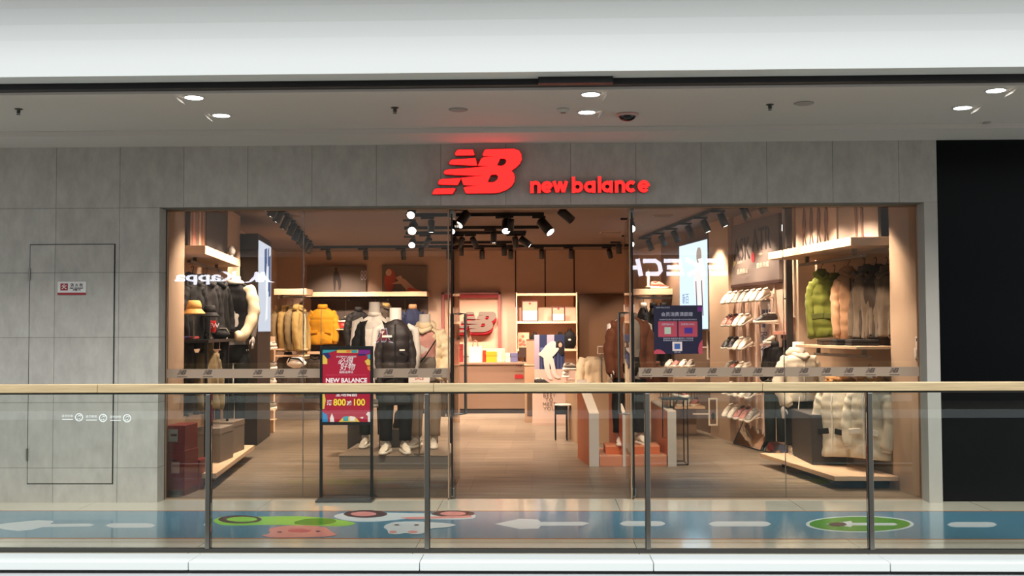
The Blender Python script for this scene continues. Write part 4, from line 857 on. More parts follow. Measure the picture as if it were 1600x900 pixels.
def wallprism(f,s,off,pts):     # pts in (Y,z); printed figure on a side-wall plane
    b=MB(); n=len(pts); v=[(f(Y)+s*off,Y,z) for Y,z in pts]+[(f(Y)+s*(off+.003),Y,z) for Y,z in pts]; b.add(v,[tuple(range(n)),tuple(range(2*n-1,n-1,-1))]+[(i,n+i,n+(i+1)%n,(i+1)%n) for i in range(n)]); return b
for dy,c,nm in ((.1,'print_rose',(206,130,110)),(.42,'print_skin',(222,176,146)),(.60,'print_tan',(190,130,96))):
    z=zsh+.05; wallprism(lw,1,.0515,[(11.12+dy,z),(11.14+dy,z+.3),(11.1+dy+.05,z+.5),(11.12+dy+.1,z+.5),(11.12+dy+.12,z+.25),(11.12+dy+.16,z)]).build('printed_leg', mat(c,nm,.6), o)
slantposter('shelf_poster','dark ribbed panel poster standing on the left shelf',lw,12.0,13.35,.02,zsh+.046,ZS-.14,mat('poster_ribbed',(58,48,42),.6,noise_=.25,nscale=9,stretch=(6,6,.3)))
q=at(361,406,13.2); o=thing('mannequin_bust','small pale mannequin head on the end of the left shelf','display head',(lw(13.2)+.13,13.2,zsh+.046)); MB().lathe([(.03,0),(.026,.03),(.022,.05)],14).build('neck',skin,o,True); MB().ball((0,0,.095),.05,.055,.06).build('head',skin,o,True)
# lightbox pillar
YP0,YP1=14.75,16.1
o=thing('lightbox_pillar','dark free-standing pillar with a tall lit screen facing the aisle, left side','display pillar',(0,0,0)); ztop=at(396,365,YP0).z
wallbox('body',lw,YP0,YP1,-.02,.24,0,ztop,mat('pillar_dark',(44,36,32),.5),o); LBX=emis('lightbox_blue',(.66,.68,.78),1.2)
zs0=at(404,518,YP0+.0).z; zs1=at(404,375,YP0).z
wallbox('screen',lw,YP0+.04,YP1-.06,.241,.252,zs0,zs1,LBX,o,0)
lbm=emis('lightbox_navy',(.10,.13,.26),1.2)
for y0,y1,z0,z1 in ((.42,.62,.62,.96),(.8,.95,.4,.9),(.7,.8,.75,.98),(.62,.8,.45,.6)): 
    a=YP0+.04; d=YP1-.06-a; h=zs1-zs0; wallprism(lw,1,.2525,[(a+d*y0,zs0+h*z0),(a+d*y1,zs0+h*(z0+.02)),(a+d*y1,zs0+h*z1),(a+d*y0,zs0+h*(z1-.03))]).build('printed_block',lbm,o)
a=YP0+.04; d=YP1-.06-a; h=zs1-zs0; lbw=emis('lightbox_white',(.95,.93,.95),1.2)
wallprism(lw,1,.256,[(a+d*.48,zs0+h*.12),(a+d*.56,zs0+h*.4),(a+d*.5,zs0+h*.5),(a+d*.6,zs0+h*.78),(a+d*.7,zs0+h*.55),(a+d*.66,zs0+h*.15)]).build('printed_figure',lbw,o)
# red cabinets by the glass
redm=mat('cabinet_red',(140,32,28),.45,noise_=.05); redd=mat('cabinet_red_dark',(96,18,20),.45)
def cab(lb,px0,px1,Y,z0,hh,depth,panel=True):
    a=at(px0,770,Y); b=at(px1,770,Y); w=b.x-a.x; o=thing('fire_cabinet',lb,'cabinet',(a.x+.01,Y,z0),-.06,'red fire cabinets'); MB().box(0,w,0,depth,.05 if z0<.1 else 0,hh).build('body',redm,o,bevel=.006)
    MB().box(.012,w-.012,-.012,0,.06,hh-.03).build('door',redm,o,bevel=.003)
    if z0<.1:
        for x in (0,w-.04): MB().box(x,x+.04,0,depth,0,.05).build('foot',redd,o)
    MB().box(w*.3,w*.62,-.022,-.012,hh-.10,hh-.08).build('handle',redd,o); return o,w
Yq=fl(260,776).y+.06
zA=at(260,704,Yq).z; zB=at(260,665,Yq).z
o,w=cab('tall red fire cabinet standing on the floor at left, below the red box',257,287,Yq,0,zA,.35)
MB().box(.06,.14,-.016,-.0121,zA*.5,zA*.75).build('pale_print',mat('print_pale',(190,140,130),.5),o)
o,w=cab('red box with pale label stacked on the tall red cabinet',257,287,Yq+.01,zA+.001,zB-zA,.33); MB().box(w*.14,w*.66,-.018,-.0121,(zB-zA)*.35,(zB-zA)*.85).build('label',mat('label_grey',(170,172,164),.5),o)
q=at(301,768,Yq+.35); o=thing('fire_bucket','small red bin with yellow panel beside the red cabinets','bin',(q.x,q.y,0)); MB().hexa([(-.05,0,0),(.05,0,0),(.05,.2,0),(-.05,.2,0)],[(-.065,0,.27),(.065,0,.27),(.065,.22,.27),(-.065,.22,.27)]).build('body',redm,o,bevel=.004); MB().box(-.045,.045,-.014,-.0,.06,.2).build('yellow_panel',mat('panel_yellow',(200,160,50),.5),o); MB().box(-.075,.075,-.015,.23,.27,.295).build('lid',redm,o,bevel=.004)
# low plinth
o=thing('low_plinth','low pale plinth along the foot of the left wall','plinth',(0,0,0)); wallbox('board',lw,10.75,13.4,-.30 if False else .01,.40,.10,.15,shelfm,o); wallbox('base',lw,10.95,13.2,.01,.28,0,.10,mat('plinth_dark',(48,34,28),.6),o)
# jackets under the shelf
for px,yt,yb,Y,w,rz,m,lb in ((300,436,545,11.7,34,.7,blackc,'black jacket hanging at the left end below the shelf, above the bucket hats'),(322,438,520,12.1,36,.6,charcoal,'charcoal coat hanging second from the left below the shelf'),(340,440,520,12.5,34,.6,blackc,'black coat hanging below the shelf behind the cream sleeve')):
    coat('hanging_jacket',lb,'jacket',px,yt,yb,Y,w,rz,m,group='dark jackets below the left shelf',seed=px,hood=True)
# bucket hats
def bucket(lb,px,py,Y,m,wpx):
    q=at(px,py,Y); r=wpx/2*Y/F; o=thing('bucket_hat',lb,'hat',q,0,'bucket hats'); h=r*1.05
    MB().lathe([(r,-.0),(r*.98,.012),(r*.72,h*.35),(r*.66,h*.45)],28,(0,0,0),1,.9).build('brim',m,o,True); MB().lathe([(r*.67,h*.42),(r*.64,h*.8),(r*.56,h*1.05),(r*.42,h*1.15),(0,h*1.17)],28,(0,0,0),1,.9).build('crown',m,o,True)
    s=thing('hat_stand','slim dark stand under the '+lb.split(' bucket')[0]+' bucket hat','hat stand',(q.x,q.y+.0,at(px,531,Y).z)); hh=q.z+h*.3-s.location.z; MB().tube([(0,0,.01),(0,0,hh)],.008,8).build('pole',steel,s); MB().lathe([(.05,0),(.05,.008),(0,.01)],18).build('foot',black,s); MB().ball((0,0,hh),.05,.05,.03).build('pad',skin,s,True)
bucket('tan bucket hat at the left end above the table',303,491,11.3,mat('hat_tan',(222,168,92),.7,bump=.3,nscale=40),36)
bucket('black bucket hat beside the tan one',328,495,11.75,charcoal,30)
# glass-topped display table
zt_=at(300,531,11.4).z
o=thing('display_table','narrow black display table under the hats at left','table',(0,0,0)); wallbox('top',lw,11.15,12.6,-.1,.24,zt_-.03,zt_,black,o)
for Y in (11.2,12.52): wallbox('leg',lw,Y,Y+.03,.19,.22,.151,zt_-.03,black,o); wallbox('leg',lw,Y,Y+.03,-.06,-.03,.151,zt_-.03,black,o)
label_sign(330,519,15,18,11.9,'red sign card on the display table beside black hat')
q=at(293,524,11.5); o=thing('folded_sweater','red folded sweater on the display table','clothes',(q.x,q.y,zt_+.001)); MB().box(-.1,.1,-.1,.1,0,.035).build('folded_body',mat('cloth_red',(150,40,34),.8),o,bevel=.012); MB().box(-.06,.06,-.104,-.08,.012,.034).build('collar',mat('cloth_blue',(60,90,170),.8),o,bevel=.004)
q=at(345,530,12.2); o=thing('belt_bag','small black bag on the far end of display table','bag',(q.x,q.y,zt_+.001)); MB().ball((0,0,.05),.1,.06,.05,16,8).build('body',blackc,o,True); MB().tube([(-.1,0,.05),(-.06,.0,.12),(.06,0,.12),(.1,0,.05)],.008,6).build('strap',greyc,o,True)
# coats and trousers beneath
for px,yt,yb,Y,w,rz,m,lb in ((292,545,648,11.45,26,.6,dbrown,'dark coat hanging under display table at far left'),(322,543,640,11.7,34,.3,olive,'olive coat hanging under the display table, beside the striped trousers')):
    coat('long_coat',lb,'coat',px,yt,yb,Y,w,rz,m,group='coats under the display table',seed=px,collar=True)
def hang_trousers(lb,px,yt,yb,Y,w,m,stripe=None,group=None,rz=.5):
    b=at(px,yb,Y); L=at(px,yt,Y).z-b.z; wd=w*Y/F; o=thing('hanging_trousers',lb,'trousers',b,rz,group); t=MB()
    for s in (-1,1): t.tube([(s*wd*.22,0,0),(s*wd*.22,-.01,L*.35),(s*wd*.20,0,L*.7),(s*wd*.18,0,L*.97)],[wd*.20,wd*.21,wd*.24,wd*.22],14,flat=.7,fn=lambda tt,a:1+.15*noise.noise(Vector((math.cos(a)*2+px,math.sin(a),tt*6))))
    t.build('legs',m,o,True); MB().tube([(-wd*.4,0,L*.97),(wd*.4,0,L*.97)],.022,8).build('waistband',m,o,True)
    if stripe:
        for s in (-1,1): MB().tube([(s*wd*.43,-.02,.0),(s*wd*.44,-.03,L*.35),(s*wd*.44,-.02,L*.7),(s*wd*.4,-.02,L*.95)],.009,6).build('side_stripe',stripe,o,True)
    MB().tube([(0,0,L*.98),(0,0,L*1.05),(.02,0,L*1.08)],.004,6).build('hanger_hook',steel,o); return o
hang_trousers('black track trousers with white side stripe hanging by the beige pillar',352,548,618,12.9,26,blackc,whitec)
hang_trousers('grey track trousers hanging left of the striped trousers',335,560,655,12.4,22,charcoal)
hang_trousers('black track top trousers with piping under the cream jacket',343,505,545,12.6,24,blackc,whitec)
q=(lw(12.2)+.1,12.2,0)
o=thing('garment_rail','steel hanging rail at knee height below the left shelf','rail',(0,0,0)); zr=at(340,640,12.2).z; wallbox('bar',lw,11.2,13.3,.0,.03,zr,zr+.03,steel,o); wallbox('bracket',lw,11.3,11.34,-.3,.0,zr,zr+.03,steel,o); wallbox('bracket',lw,13.2,13.24,-.3,.0,zr,zr+.03,steel,o)
for px,Y,lb in ((300,11.6,'grey storage box under the left rail'),(345,12.4,'grey plinth box below the trousers')):
    q=at(px,690,Y); o=thing('storage_box',lb,'box',(lw(Y)+.15,Y,.151)); MB().box(-.14,.14,0,.5,0,.36).build('body',mat('box_grey',(118,104,92),.6),o,bevel=.004); MB().box(-.143,.143,-.003,.503,.30,.365).build('lid',mat('box_grey2',(132,116,104),.6),o,bevel=.004)
# mannequin with cream puffer at the beige pillar
def shop_mannequin_left():
    Y=13.0; r,H=mannequin('mannequin','mannequin in cream puffer jacket over black, hand on hip, by left pillar',366,704,432,Y,legs=blackc,shoes=sneak_g,stance=.07,legw=.8)
    z0=at(366,530,Y).z-r.location.z; L=H-.07-z0; s=Y/F
    inn=torso_mb(L*.98,.40,.24,0,seed=3,z0=z0,inset=.0).build('inner_top',blackc,r,True)
    arm=[(.14,0,z0+L*.90),(.21,-.02,z0+L*.72),(.235,-.05,z0+L*.42),(.16,-.14,z0+L*.10),(.06,-.2,z0+L*.06)]
    arm2=[(-.14,0,z0+L*.9),(-.22,0,z0+L*.7),(-.24,-.02,z0+L*.4),(-.2,-.05,z0+L*.1)]
    sm=sleeve_mb(arm,.075,.05,6,seed=4).build('sleeve',cream,r,True); sleeve_mb(arm2,.075,.05,6,seed=5).build('sleeve',blackc,r,True)
    b=torso_mb(L,.46,.28,6,.012,7,gap=1.05,z0=z0).build('open_jacket',blackc,r,True,solid=.012)
    MB().lathe([(.10,0),(.11,.03),(.085,.05)],18,(0,0,z0+L*.96)).build('collar',whitec,r,True)
    return r
shop_mannequin_left()
hang_trousers('blue jeans hanging behind the cream sleeve',363,480,555,13.1,16,denim,rz=.2)
# shoe stand and ochre jackets beyond the lightbox
YJ=17.6
a=at(428,456,YJ); b=at(479,456,YJ); o=thing('wall_shelf','pale shelf above the ochre jackets behind the light pillar','shelf',(a.x,YJ,a.z)); MB().box(0,b.x-a.x,0,.5,-.05,.05).build('board',shelfm,o,bevel=.003); MB().box(.05,b.x-a.x-.02,.04,.07,-.10,-.075).build('rail',steel,o); MB().box(.1,.13,.04,.45,-.10,-.05).build('bracket',steel,o)
o=slantposter('shelf_poster','small brown poster above the ochre jackets',lw,18.0,19.2,-.30,at(440,452,YJ).z,at(440,405,YJ).z,mat('poster_brown',(120,96,82),.6))
for i,(px,m,rz) in enumerate(((436,olive,.9),(446,ochre,.8),(457,olive,.6),(468,ochre,.35))):
    coat('ochre_jacket',['farthest left of the ochre and olive jackets on the rail','second of the ochre and olive jackets on the rail','third of the ochre and olive jackets on the rail','ochre zip jacket at the right end of rail, facing the aisle'][i],'jacket',px,482,548,YJ+.35-.08*i,26,rz,m,group='ochre jackets beyond the light pillar',seed=i+20,hood=(i==3),zipm=whitec if i==3 else None)
coat('dark_jacket','dark patterned jacket hanging below the ochre jackets','jacket',450,555,604,YJ+.3,36,.2,dbrown,seed=31,rows=2)
for py in (546,556): 
    a=at(430,py,YJ); b=at(476,py,YJ); o=thing('wall_shelf','thin pale shelf below the ochre jackets, '+('upper' if py==546 else 'lower'),'shelf',(a.x,YJ,a.z)); MB().box(0,b.x-a.x,0,.4,-.012,.012).build('board',shelfm,o); MB().box(.05,.08,.3,.4,-.05,-.012).build('bracket',steel,o)
o=thing('white_bag','white sports bag with black strap below the ochre jackets','bag',at(463,572,YJ)); MB().ball((0,0,.06),.16,.1,.09,16,8,nz=.2).build('body',whitec,o,True); MB().tube([(-.12,-.05,.06),(-.08,-.1,.13),(.06,-.1,.12),(.12,-.05,.05)],.014,6).build('strap',blackc,o,True)
# tiered shoe stand
YS=16.5
o=thing('shoe_stand','pale tiered shoe stand next to the light pillar','shoe stand',(at(420,600,YS).x,YS,0)); MB().box(-.05,.05,0.1,.2,0,at(420,526,YS).z).build('post',shelfm,o,bevel=.003)
tz=[at(415,p,YS).z for p in (546,577,604,640,655)]
for z in tz: MB().box(-.17,.10,-.12,.12,z-.012,z).build('tier',shelfm,o,bevel=.002)
k=0
for j,z in enumerate(tz[:4]):
    for i in range(2):
        sneaker('pale sneaker on the '+('top','second','third','fourth')[j]+' tier of the shoe stand, '+('left' if i==0 else 'right'),(o.location.x-.09+.1*i,YS-.02,z+.001),-PI/2-.5,sneak_w if (i+j)%2 else sneak_g,'sneakers on the tiered stand'); k+=1
# ---------------------------------------------------------------- centre-left platform and mannequins
YPf=fl(615,733).y; zP=at(615,711,YPf).z; 
a=at(530,720,YPf); b=at(701,720,YPf); pm=mat('platform_grey',(108,100,92),.5,noise_=.05)
o=thing('display_platform','wide low grey platform under the three mannequins','platform',(a.x,YPf,0)); MB().box(0,b.x-a.x,0,1.25,0,zP-.012).build('base',pm,o,bevel=.003); MB().box(-.006,b.x-a.x+.006,-.006,1.26,zP-.012,zP).build('top',mat('platform_top',(150,130,112),.45),o,bevel=.002)
a2=at(606,690,13.12); b2=at(642,690,13.12); o=thing('display_step','second grey block standing on the platform behind the shoes','platform',(a2.x,13.12,zP+.001)); MB().box(0,b2.x-a2.x,0,.28,0,.20).build('base',pm,o,bevel=.003); MB().box(-.005,b2.x-a2.x+.005,-.005,.285,.20,.212).build('top',mat('platform_top',(150,130,112),.45),o,bevel=.002)
a2=at(543,690,13.6); b2=at(568,690,13.6); o=thing('display_step','dark block behind the platform at left of the mannequins','platform',(a2.x,13.6,0)); MB().box(0,b2.x-a2.x,0,.4,0,.52).build('body',mat('step_dark',(70,62,56),.6),o,bevel=.003); MB().box(-.004,b2.x-a2.x+.004,-.004,.404,.52,.535).build('top',pm,o)
rA,HA=mannequin('mannequin','mannequin in black coat over a white top, left of three',585,697.5,472,13.05,'mannequins on the platform',.15,legs=forest,shoes=sneak_w)
z0=at(585,602,13.05).z-rA.location.z; L=HA-.155-z0
torso_mb(L,.33,.22,0,z0=z0+.02,seed=9).build('white_top',whitec,rA,True)
clothes(rA,L,.38,.27,blackc,gap=.62,z0=z0,collar=False,seed=10,sl_='down',slen=.60)
MB().lathe([(.078,0),(.085,.03),(.07,.05)],18,(0,0,z0+L*.98)).build('collar',whitec,rA,True)
rB,HB_=mannequin('mannequin','mannequin in long black down coat, middle of three','' or 618,707,481,12.42,'mannequins on the platform',.1,legs=blackc,shoes=sneak_w)
z0=at(618,632,12.42).z-rB.location.z; L=HB_-.13-z0
clothes(rB,L,.32,.27,fabric('cloth_black_down',(46,40,40),.5),rows=8,z0=z0,collar=True,seed=12,zipm=charcoal,slen=.66,pockets=True,trim=charcoal,sl_r=.060)
q=MB().box(-.055,.055,-.006,0,-.012,.012).build('chest_logo',whitec,rB); q.location=(-.09,-.155,z0+L*.80); q=MB().box(-.03,.03,-.006,0,-.008,.008).build('chest_badge',whitec,rB); q.location=(.08,-.165,z0+L*.64)
rC,HC=mannequin('mannequin','mannequin in open cream puffer over pink top, right of three',664,698.3,491,13.0,'mannequins on the platform',-.1,legs=stone,shoes=sneak_w,legw=1.05)
z0=at(664,592,13.0).z-rC.location.z; L=HC-.15-z0
torso_mb(L*.85,.35,.23,0,z0=z0+L*.13,seed=14).build('pink_top',pink,rC,True); torso_mb(L*.5,.42,.27,0,z0=z0-.02,seed=15).build('grey_skirt',greyc,rC,True)
clothes(rC,L,.44,.30,cream,rows=5,gap=.72,z0=z0,collar=True,hood=True,seed=16,sl_='hip',amp=.020,sl_r=.088,slen=.62)
MB().ball((-.10,-.20,z0+L*.14),.085,.05,.105,16,10).build('belt_bag',blackc,rC,True); MB().tube([(.16,-.12,z0+L*.75),(.05,-.19,z0+L*.45),(-.08,-.2,z0+L*.2)],.008,6).build('bag_strap',blackc,rC,True)
hang_trousers('wide black trousers hanging behind the middle mannequin',643,600,668,13.62,24,blackc,rz=0)
hang_trousers('pale grey track trousers hanging near the door post at right of mannequins',697,592,651,14.2,20,stone,rz=0)
coat('backpack','camouflage backpack leaning behind the middle mannequin','bag',624,640,672,13.3,16,0,fabric('cloth_camo',(96,84,62)),hang=False,sleeves=False,collar=True,seed=3)
o=thing('sale_sign','white card with rose lettering on a slim pole before the cream puffer','sign',at(655,598,12.3)); MB().box(-.12,.12,-.004,.004,0,.10).build('card',whitec,o); MB().tube([(0,0,zP-o.location.z+.001),(0,0,0)],.006,6).build('pole',steel,o); MB().lathe([(.07,0),(.07,.006),(0,.008)],18,(0,0,zP-o.location.z+.001)).build('foot',steel,o); text('lettering','SALE',mat('p_rose2',(200,90,80),.5),(0,-.006,.05),.05,o)
sneaker('large grey running shoe display on a bracket, left of mannequin legs',at(593,635,12.6),.1,sneak_g,L=.20)
o=thing('shoe_bracket','thin steel bracket holding the large grey running shoe','bracket',(at(593,635,12.6).x,12.6,zP+.001)); hh=at(593,635,12.6).z-zP; MB().tube([(0,0,0),(0,0,hh-.01)],.006,8).build('pole',steel,o); MB().box(-.07,.07,-.03,.03,hh-.012,hh+.005).build('plate',steel,o)
def rack(lb,px0,px1,Y,py):
    a=at(px0,py,Y); b=at(px1,py,Y); w=b.x-a.x; o=thing('garment_rack',lb,'rack',(a.x,Y,0)); h=a.z
    MB().tube([(0,0,h),(w,0,h)],.01,8).build('rail',black,o)
    for x in (0,w): MB().tube([(x,0,.01),(x,0,h)],.01,8).build('upright',black,o); MB().box(x-.012,x+.012,-.16,.16,0,.018).build('foot',black,o)
rack('black garment rack behind the platform carrying the wide trousers',632,656,13.62,590)
rack('black garment rack behind the platform by the entrance door post',683,704,14.2,584)
# ---------------------------------------------------------------- centre right: plinth with sloped sides
orgm=mat('panel_orange',(196,104,60),.5); sal=mat('panel_salmon',(196,128,98),.5); pgy=mat('panel_edge_grey',(190,184,176),.5)
Yw=fl(928,729).y
def wedge(lb,px0,px1,zf,zb_,dep):
    a=at(px0,700,Yw); b=at(px1,700,Yw); w=b.x-a.x; o=thing('sloped_panel',lb,'display panel',(a.x,Yw,0)); s=-.125*dep
    MB().hexa([(.004,.012,0),(w-.004,.012,0),(w-.004+s,dep,0),(.004+s,dep,0)],[(.004,.012,zf-.014),(w-.004,.012,zf-.014),(w-.004+s,dep,zb_-.014),(.004+s,dep,zb_-.014)]).build('side_board',orgm,o)
    MB().box(0,w,0,.012,0,zf-.012).build('front_edge',pgy,o); MB().hexa([(0,0,zf-.013),(w,0,zf-.013),(w+s,dep,zb_-.013),(s,dep,zb_-.013)],[(0,0,zf),(w,0,zf),(w+s,dep,zb_),(s,dep,zb_)]).build('top_edge',mat('panel_top_white',(238,222,204),.5),o)
zf=at(928,645,Yw).z
wedge('orange-sided sloping panel with white top, left end of the plinth',920.6,936,zf,zf+.34,.85)
wedge('orange-sided sloping panel with white top at right end of the plinth',1043.5,1057,at(1050,642,Yw).z,at(1050,642,Yw).z+.06,.85)
wedge('narrow sloping panel with white top behind the right door leaf',973,978.5,zf,zf+.34,.85)
a=at(936,720,Yw); b=at(1043,720,Yw); zb1_=at(980,712,Yw).z
o=thing('orange_plinth','low salmon plinth between the sloping panels','platform',(a.x+.006,Yw+.02,0)); w=b.x-a.x-.012; MB().box(0,w,0,.8,0,zb1_-.01).build('base',sal,o,bevel=.003); MB().box(0,w,0,.8,zb1_-.01,zb1_).build('top',mat('plinth_top',(214,160,128),.5),o)
q0=at(948,705,Yw+.12); o=thing('plinth_step','orange step block on the low salmon plinth under the sneakers','platform',(at(946,705,Yw+.14).x,Yw+.14,zb1_+.001)); w=at(1031,705,Yw+.14).x-at(946,705,Yw+.14).x; MB().box(0,w,0,.42,0,.085).build('base',orgm,o,bevel=.002); MB().box(0,w,0,.42,.085,.095).build('top',mat('step_top',(226,150,110),.5),o)
rD,HD=mannequin('mannequin','mannequin in rust brown jacket and black trousers right of the entrance',985,698,480,Yw+.33,rz=.12,legs=blackc,shoes=sneak_w,legw=1.1,stance=.125)
rD.location.z=zb1_+.097
z0=at(985,592,Yw+.33).z-rD.location.z; L=HD-.13-z0
torso_mb(L,.36,.24,0,z0=z0,seed=18).build('grey_top',greyc,rD,True)
clothes(rD,L,.42,.28,rust,rows=3,gap=.5,z0=z0,collar=False,seed=17,sl_='down',slen=.62)
MB().lathe([(.085,0),(.10,.05),(.08,.08)],18,(0,0,z0+L*.94)).build('hood_collar',greyc,rD,True)
# black wire console
Yr=fl(1050,727).y
a=at(1031,620,Yr); b=at(1074,620,Yr); w=b.x-a.x; zt2=at(1050,625,Yr).z
o=thing('wire_console','thin black wire console table right of the orange plinth','table',(a.x+.16,Yr,0)); w2=w-.16
for x in (0,w2): 
    for y in (0,.35): MB().tube([(x,y,.006),(x,y,zt2)],.007,6).build('leg',black,o)
MB().tube([(0,0,.007),(w2,0,.007),(w2,.35,.007),(0,.35,.007),(0,0,.007)],.006,6).build('floor_frame',black,o); MB().box(-.14,w2+.01,-.01,.36,zt2,zt2+.015).build('top',black,o); MB().tube([(-.13,0,zt2),(-.13,0,zt2*.42),(-.0,0,zt2*.42)],.006,6).build('side_loop',black,o)
o=thing('wire_basket','shallow black wire tray on top of the console','tray',(a.x+.2,Yr+.15,zt2+.016)); 
m_=MB(); 
for k in range(5): m_.tube([(-.16+.09*k,-.12,.0),(-.16+.09*k,-.12,.09)],.004,5); m_.tube([(-.16+.09*k,.12,.0),(-.16+.09*k,.12,.09)],.004,5)
m_.build('wires',black,o); MB().tube([(-.18,-.12,.09),(.2,-.12,.09),(.2,.12,.09),(-.18,.12,.09),(-.18,-.12,.09)],.006,6).build('rim',black,o); MB().box(-.18,.2,-.12,.12,0,.006).build('bottom',black,o)
sneaker('rose sneaker on the wire console tray',(a.x+.26,Yr+.15,zt2+.023),-1.2,sneak_p)
# long cabinet and coat bench
cb=[fl(884,682),fl(901,693)]
zc_=.80; Yc0=cb[1].y
o=thing('long_cabinet','long beige cabinet behind the left sloping panel','cabinet',(0,0,0)); xa=cb[1].x; d_=(cb[0]-cb[1]); DL=cb[0].y-cb[1].y; d_=d_/d_.y*DL
MB().hexa([(xa,Yc0,0),(xa+.62,Yc0,0),(xa+.62+d_.x,Yc0+DL,0),(xa+d_.x,Yc0+DL,0)],[(xa,Yc0,zc_-.02),(xa+.62,Yc0,zc_-.02),(xa+.62+d_.x,Yc0+DL,zc_-.02),(xa+d_.x,Yc0+DL,zc_-.02)]).build('body',mat('cabinet_beige',(186,150,118),.5),o)
MB().hexa([(xa-.01,Yc0-.01,zc_-.02),(xa+.63,Yc0-.01,zc_-.02),(xa+.63+d_.x,Yc0+DL,zc_-.02),(xa-.01+d_.x,Yc0+DL,zc_-.02)],[(xa-.01,Yc0-.01,zc_),(xa+.63,Yc0-.01,zc_),(xa+.63+d_.x,Yc0+DL,zc_),(xa-.01+d_.x,Yc0+DL,zc_)]).build('top',mat('cabinet_top',(206,172,140),.4),o)
coat('cream_coat','cream wool coat standing on the long cabinet','coat',925,557,599,15.25,42,.5,cream,collar=False,seed=40,hang=False,D=.3)
coat('tan_jacket','tan jacket behind the cream coat near the door handle','jacket',947,566,598,15.65,24,.3,tan,seed=41,hang=False)
q=at(940,552,15.0); o=thing('display_tray','small white frame holding a pair of shoes behind the cream coat','tray',q+Vector((0,0,-.11))); MB().box(-.06,.06,-.05,.05,.1,.11).box(-.06,.06,-.05,.05,.20,.21).box(-.06,-.05,-.05,.05,.11,.20).box(.05,.06,-.05,.05,.11,.20).build('frame',sneak_w,o); MB().box(-.01,.01,-.01,.01,zc_-o.location.z,.1).build('post',steel,o)
# stool
q=fl(876,688); o=thing('shoe_stool','small black stool with white round top in front of the poster box','stool',(q.x+.02,q.y,0)); hS=at(878,632,q.y).z
for x in (-.1,.06): MB().box(x,x+.02,-.02,.0,0,hS-.02).build('leg',black,o); MB().box(x,x+.02,.26,.28,0,hS-.02).build('leg',black,o)
MB().box(-.1,.08,-.02,.28,hS-.14,hS-.02).build('apron',black,o,bevel=.003); MB().lathe([(.0,0),(.13,0),(.13,.02),(0,.025)],24,(.03,.10,hS-.02)).build('seat',whitec,o,True)
# poster box with cutout
Yb=fl(855,665).y; a=at(832,665,Yb); b=at(885,665,Yb); w=b.x-a.x; hb=at(855,601,Yb).z
o=thing('poster_box','pale pink display box printed with capital letters in aisle','display box',(a.x,Yb,0)); MB().box(0,w,0,.5,.04,hb).build('box',mat('box_blush',(222,190,172),.6),o,bevel=.003); MB().box(-.005,w+.005,-.01,.5,0,.04).build('plinth',mat('box_blush2',(206,176,158),.6),o)
for i,(t,py) in enumerate((('BEEY',618),('TO',625),('MEET',632),('YOU',639))): 
    z=at(855,py,Yb).z; text('lettering',t,mat('print_brown_grey',(120,92,84),.6),(w*.5,-.003,z),.085,o,.002,space=1.15)
sneaker('black and white trainer on front of the poster box',(a.x+.16,Yb+.09,hb-.006),.1,sneak_b,L=.26,accent=sneak_w); 
for i,(px,zz,m) in enumerate(((892,590,sneak_w),(893,578,sneak_g))): sneaker(('white sneaker right of the poster box, lower','grey sneaker right of the poster box, upper')[i],at(px,zz,Yb+.1)-Vector((0,0,.0)),.3,m,'sneakers beside the poster box')
o=thing('shoe_block','pale block carrying sneakers right of the poster box','platform',(b.x+.02,Yb,0)); MB().box(0,.3,0,.4,0,at(892,591,Yb).z-.01).build('body',mat('box_blush2',(206,176,158),.6),o,bevel=.003); MB().box(.0,.25,.05,.25,at(892,591,Yb).z-.009,at(893,579,Yb+.1).z-.004).build('upper_block',mat('box_blush',(222,190,172),.6),o)
Yp=Yb+.20; a=at(835,577,Yp); b=at(882,523,Yp); w=b.x-a.x; h=b.z-a.z
o=thing('cutout_poster','blue striped poster of a woman in pale tracksuit bending forward','poster',(a.x,Yp,hb+.001)); h=b.z-hb
MB().box(0,w,0,.02,0,h).build('board',mat('poster_blue_dark',(40,50,84),.5),o); MB().box(-.0,w*1.05,-.004,-.0021,0,h*.30).build('printed_floor',mat('box_blush',(222,190,172),.6),o)
g=MB(); g.box(0,w*.17,-.002,0,0,h).box(w*.42,w*.66,-.002,0,h*.78,h); g.build('printed_wall',mat('poster_lilac',(176,160,176),.5),o)
g=MB()
for k in range(7): g.box(w*(.22+.11*k),w*(.235+.11*k),-.003,-.0005,0,h*.7)
g.box(w*.2,w,-.003,-.0005,h*.68,h*.74); g.build('printed_bars',mat('poster_blue',(96,110,160),.5),o)
def HP(L_): return [(w*x,h*y) for x,y in L_]
f=MB(); f.prism(smoothpoly(HP([(.10,.60),(.24,.56),(.34,.50),(.46,.50),(.60,.54),(.82,.70),(.80,.74),(.70,.72),(.72,.86),(.60,.88),(.40,.80),(.26,.68)]),1),-.012,-.005)
f.prism(smoothpoly(HP([(.30,.56),(.32,.34),(.42,.13),(.54,.08),(.60,.10),(.50,.28),(.50,.54)]),1),-.0125,-.0055)
f.prism(smoothpoly(HP([(.44,.56),(.54,.34),(.62,.16),(.74,.11),(.86,.12),(.82,.155),(.74,.18),(.68,.36),(.62,.56)]),1),-.014,-.007)
f.build('printed_tracksuit',mat('print_tracksuit',(226,212,200),.6),o)
f=MB(); f.ball((w*.82,-.008,h*.80),w*.13,.006,h*.09,12,8); f.ball((w*.90,-.008,h*.68),w*.10,.006,h*.10,12,8); f.build('printed_hair',mat('print_hair',(24,20,24),.6),o); f=MB(); f.ball((w*.86,-.0165,h*.79),w*.06,.003,h*.05,10,6); f.build('printed_face',mat('print_skin',(214,168,140),.6),o)
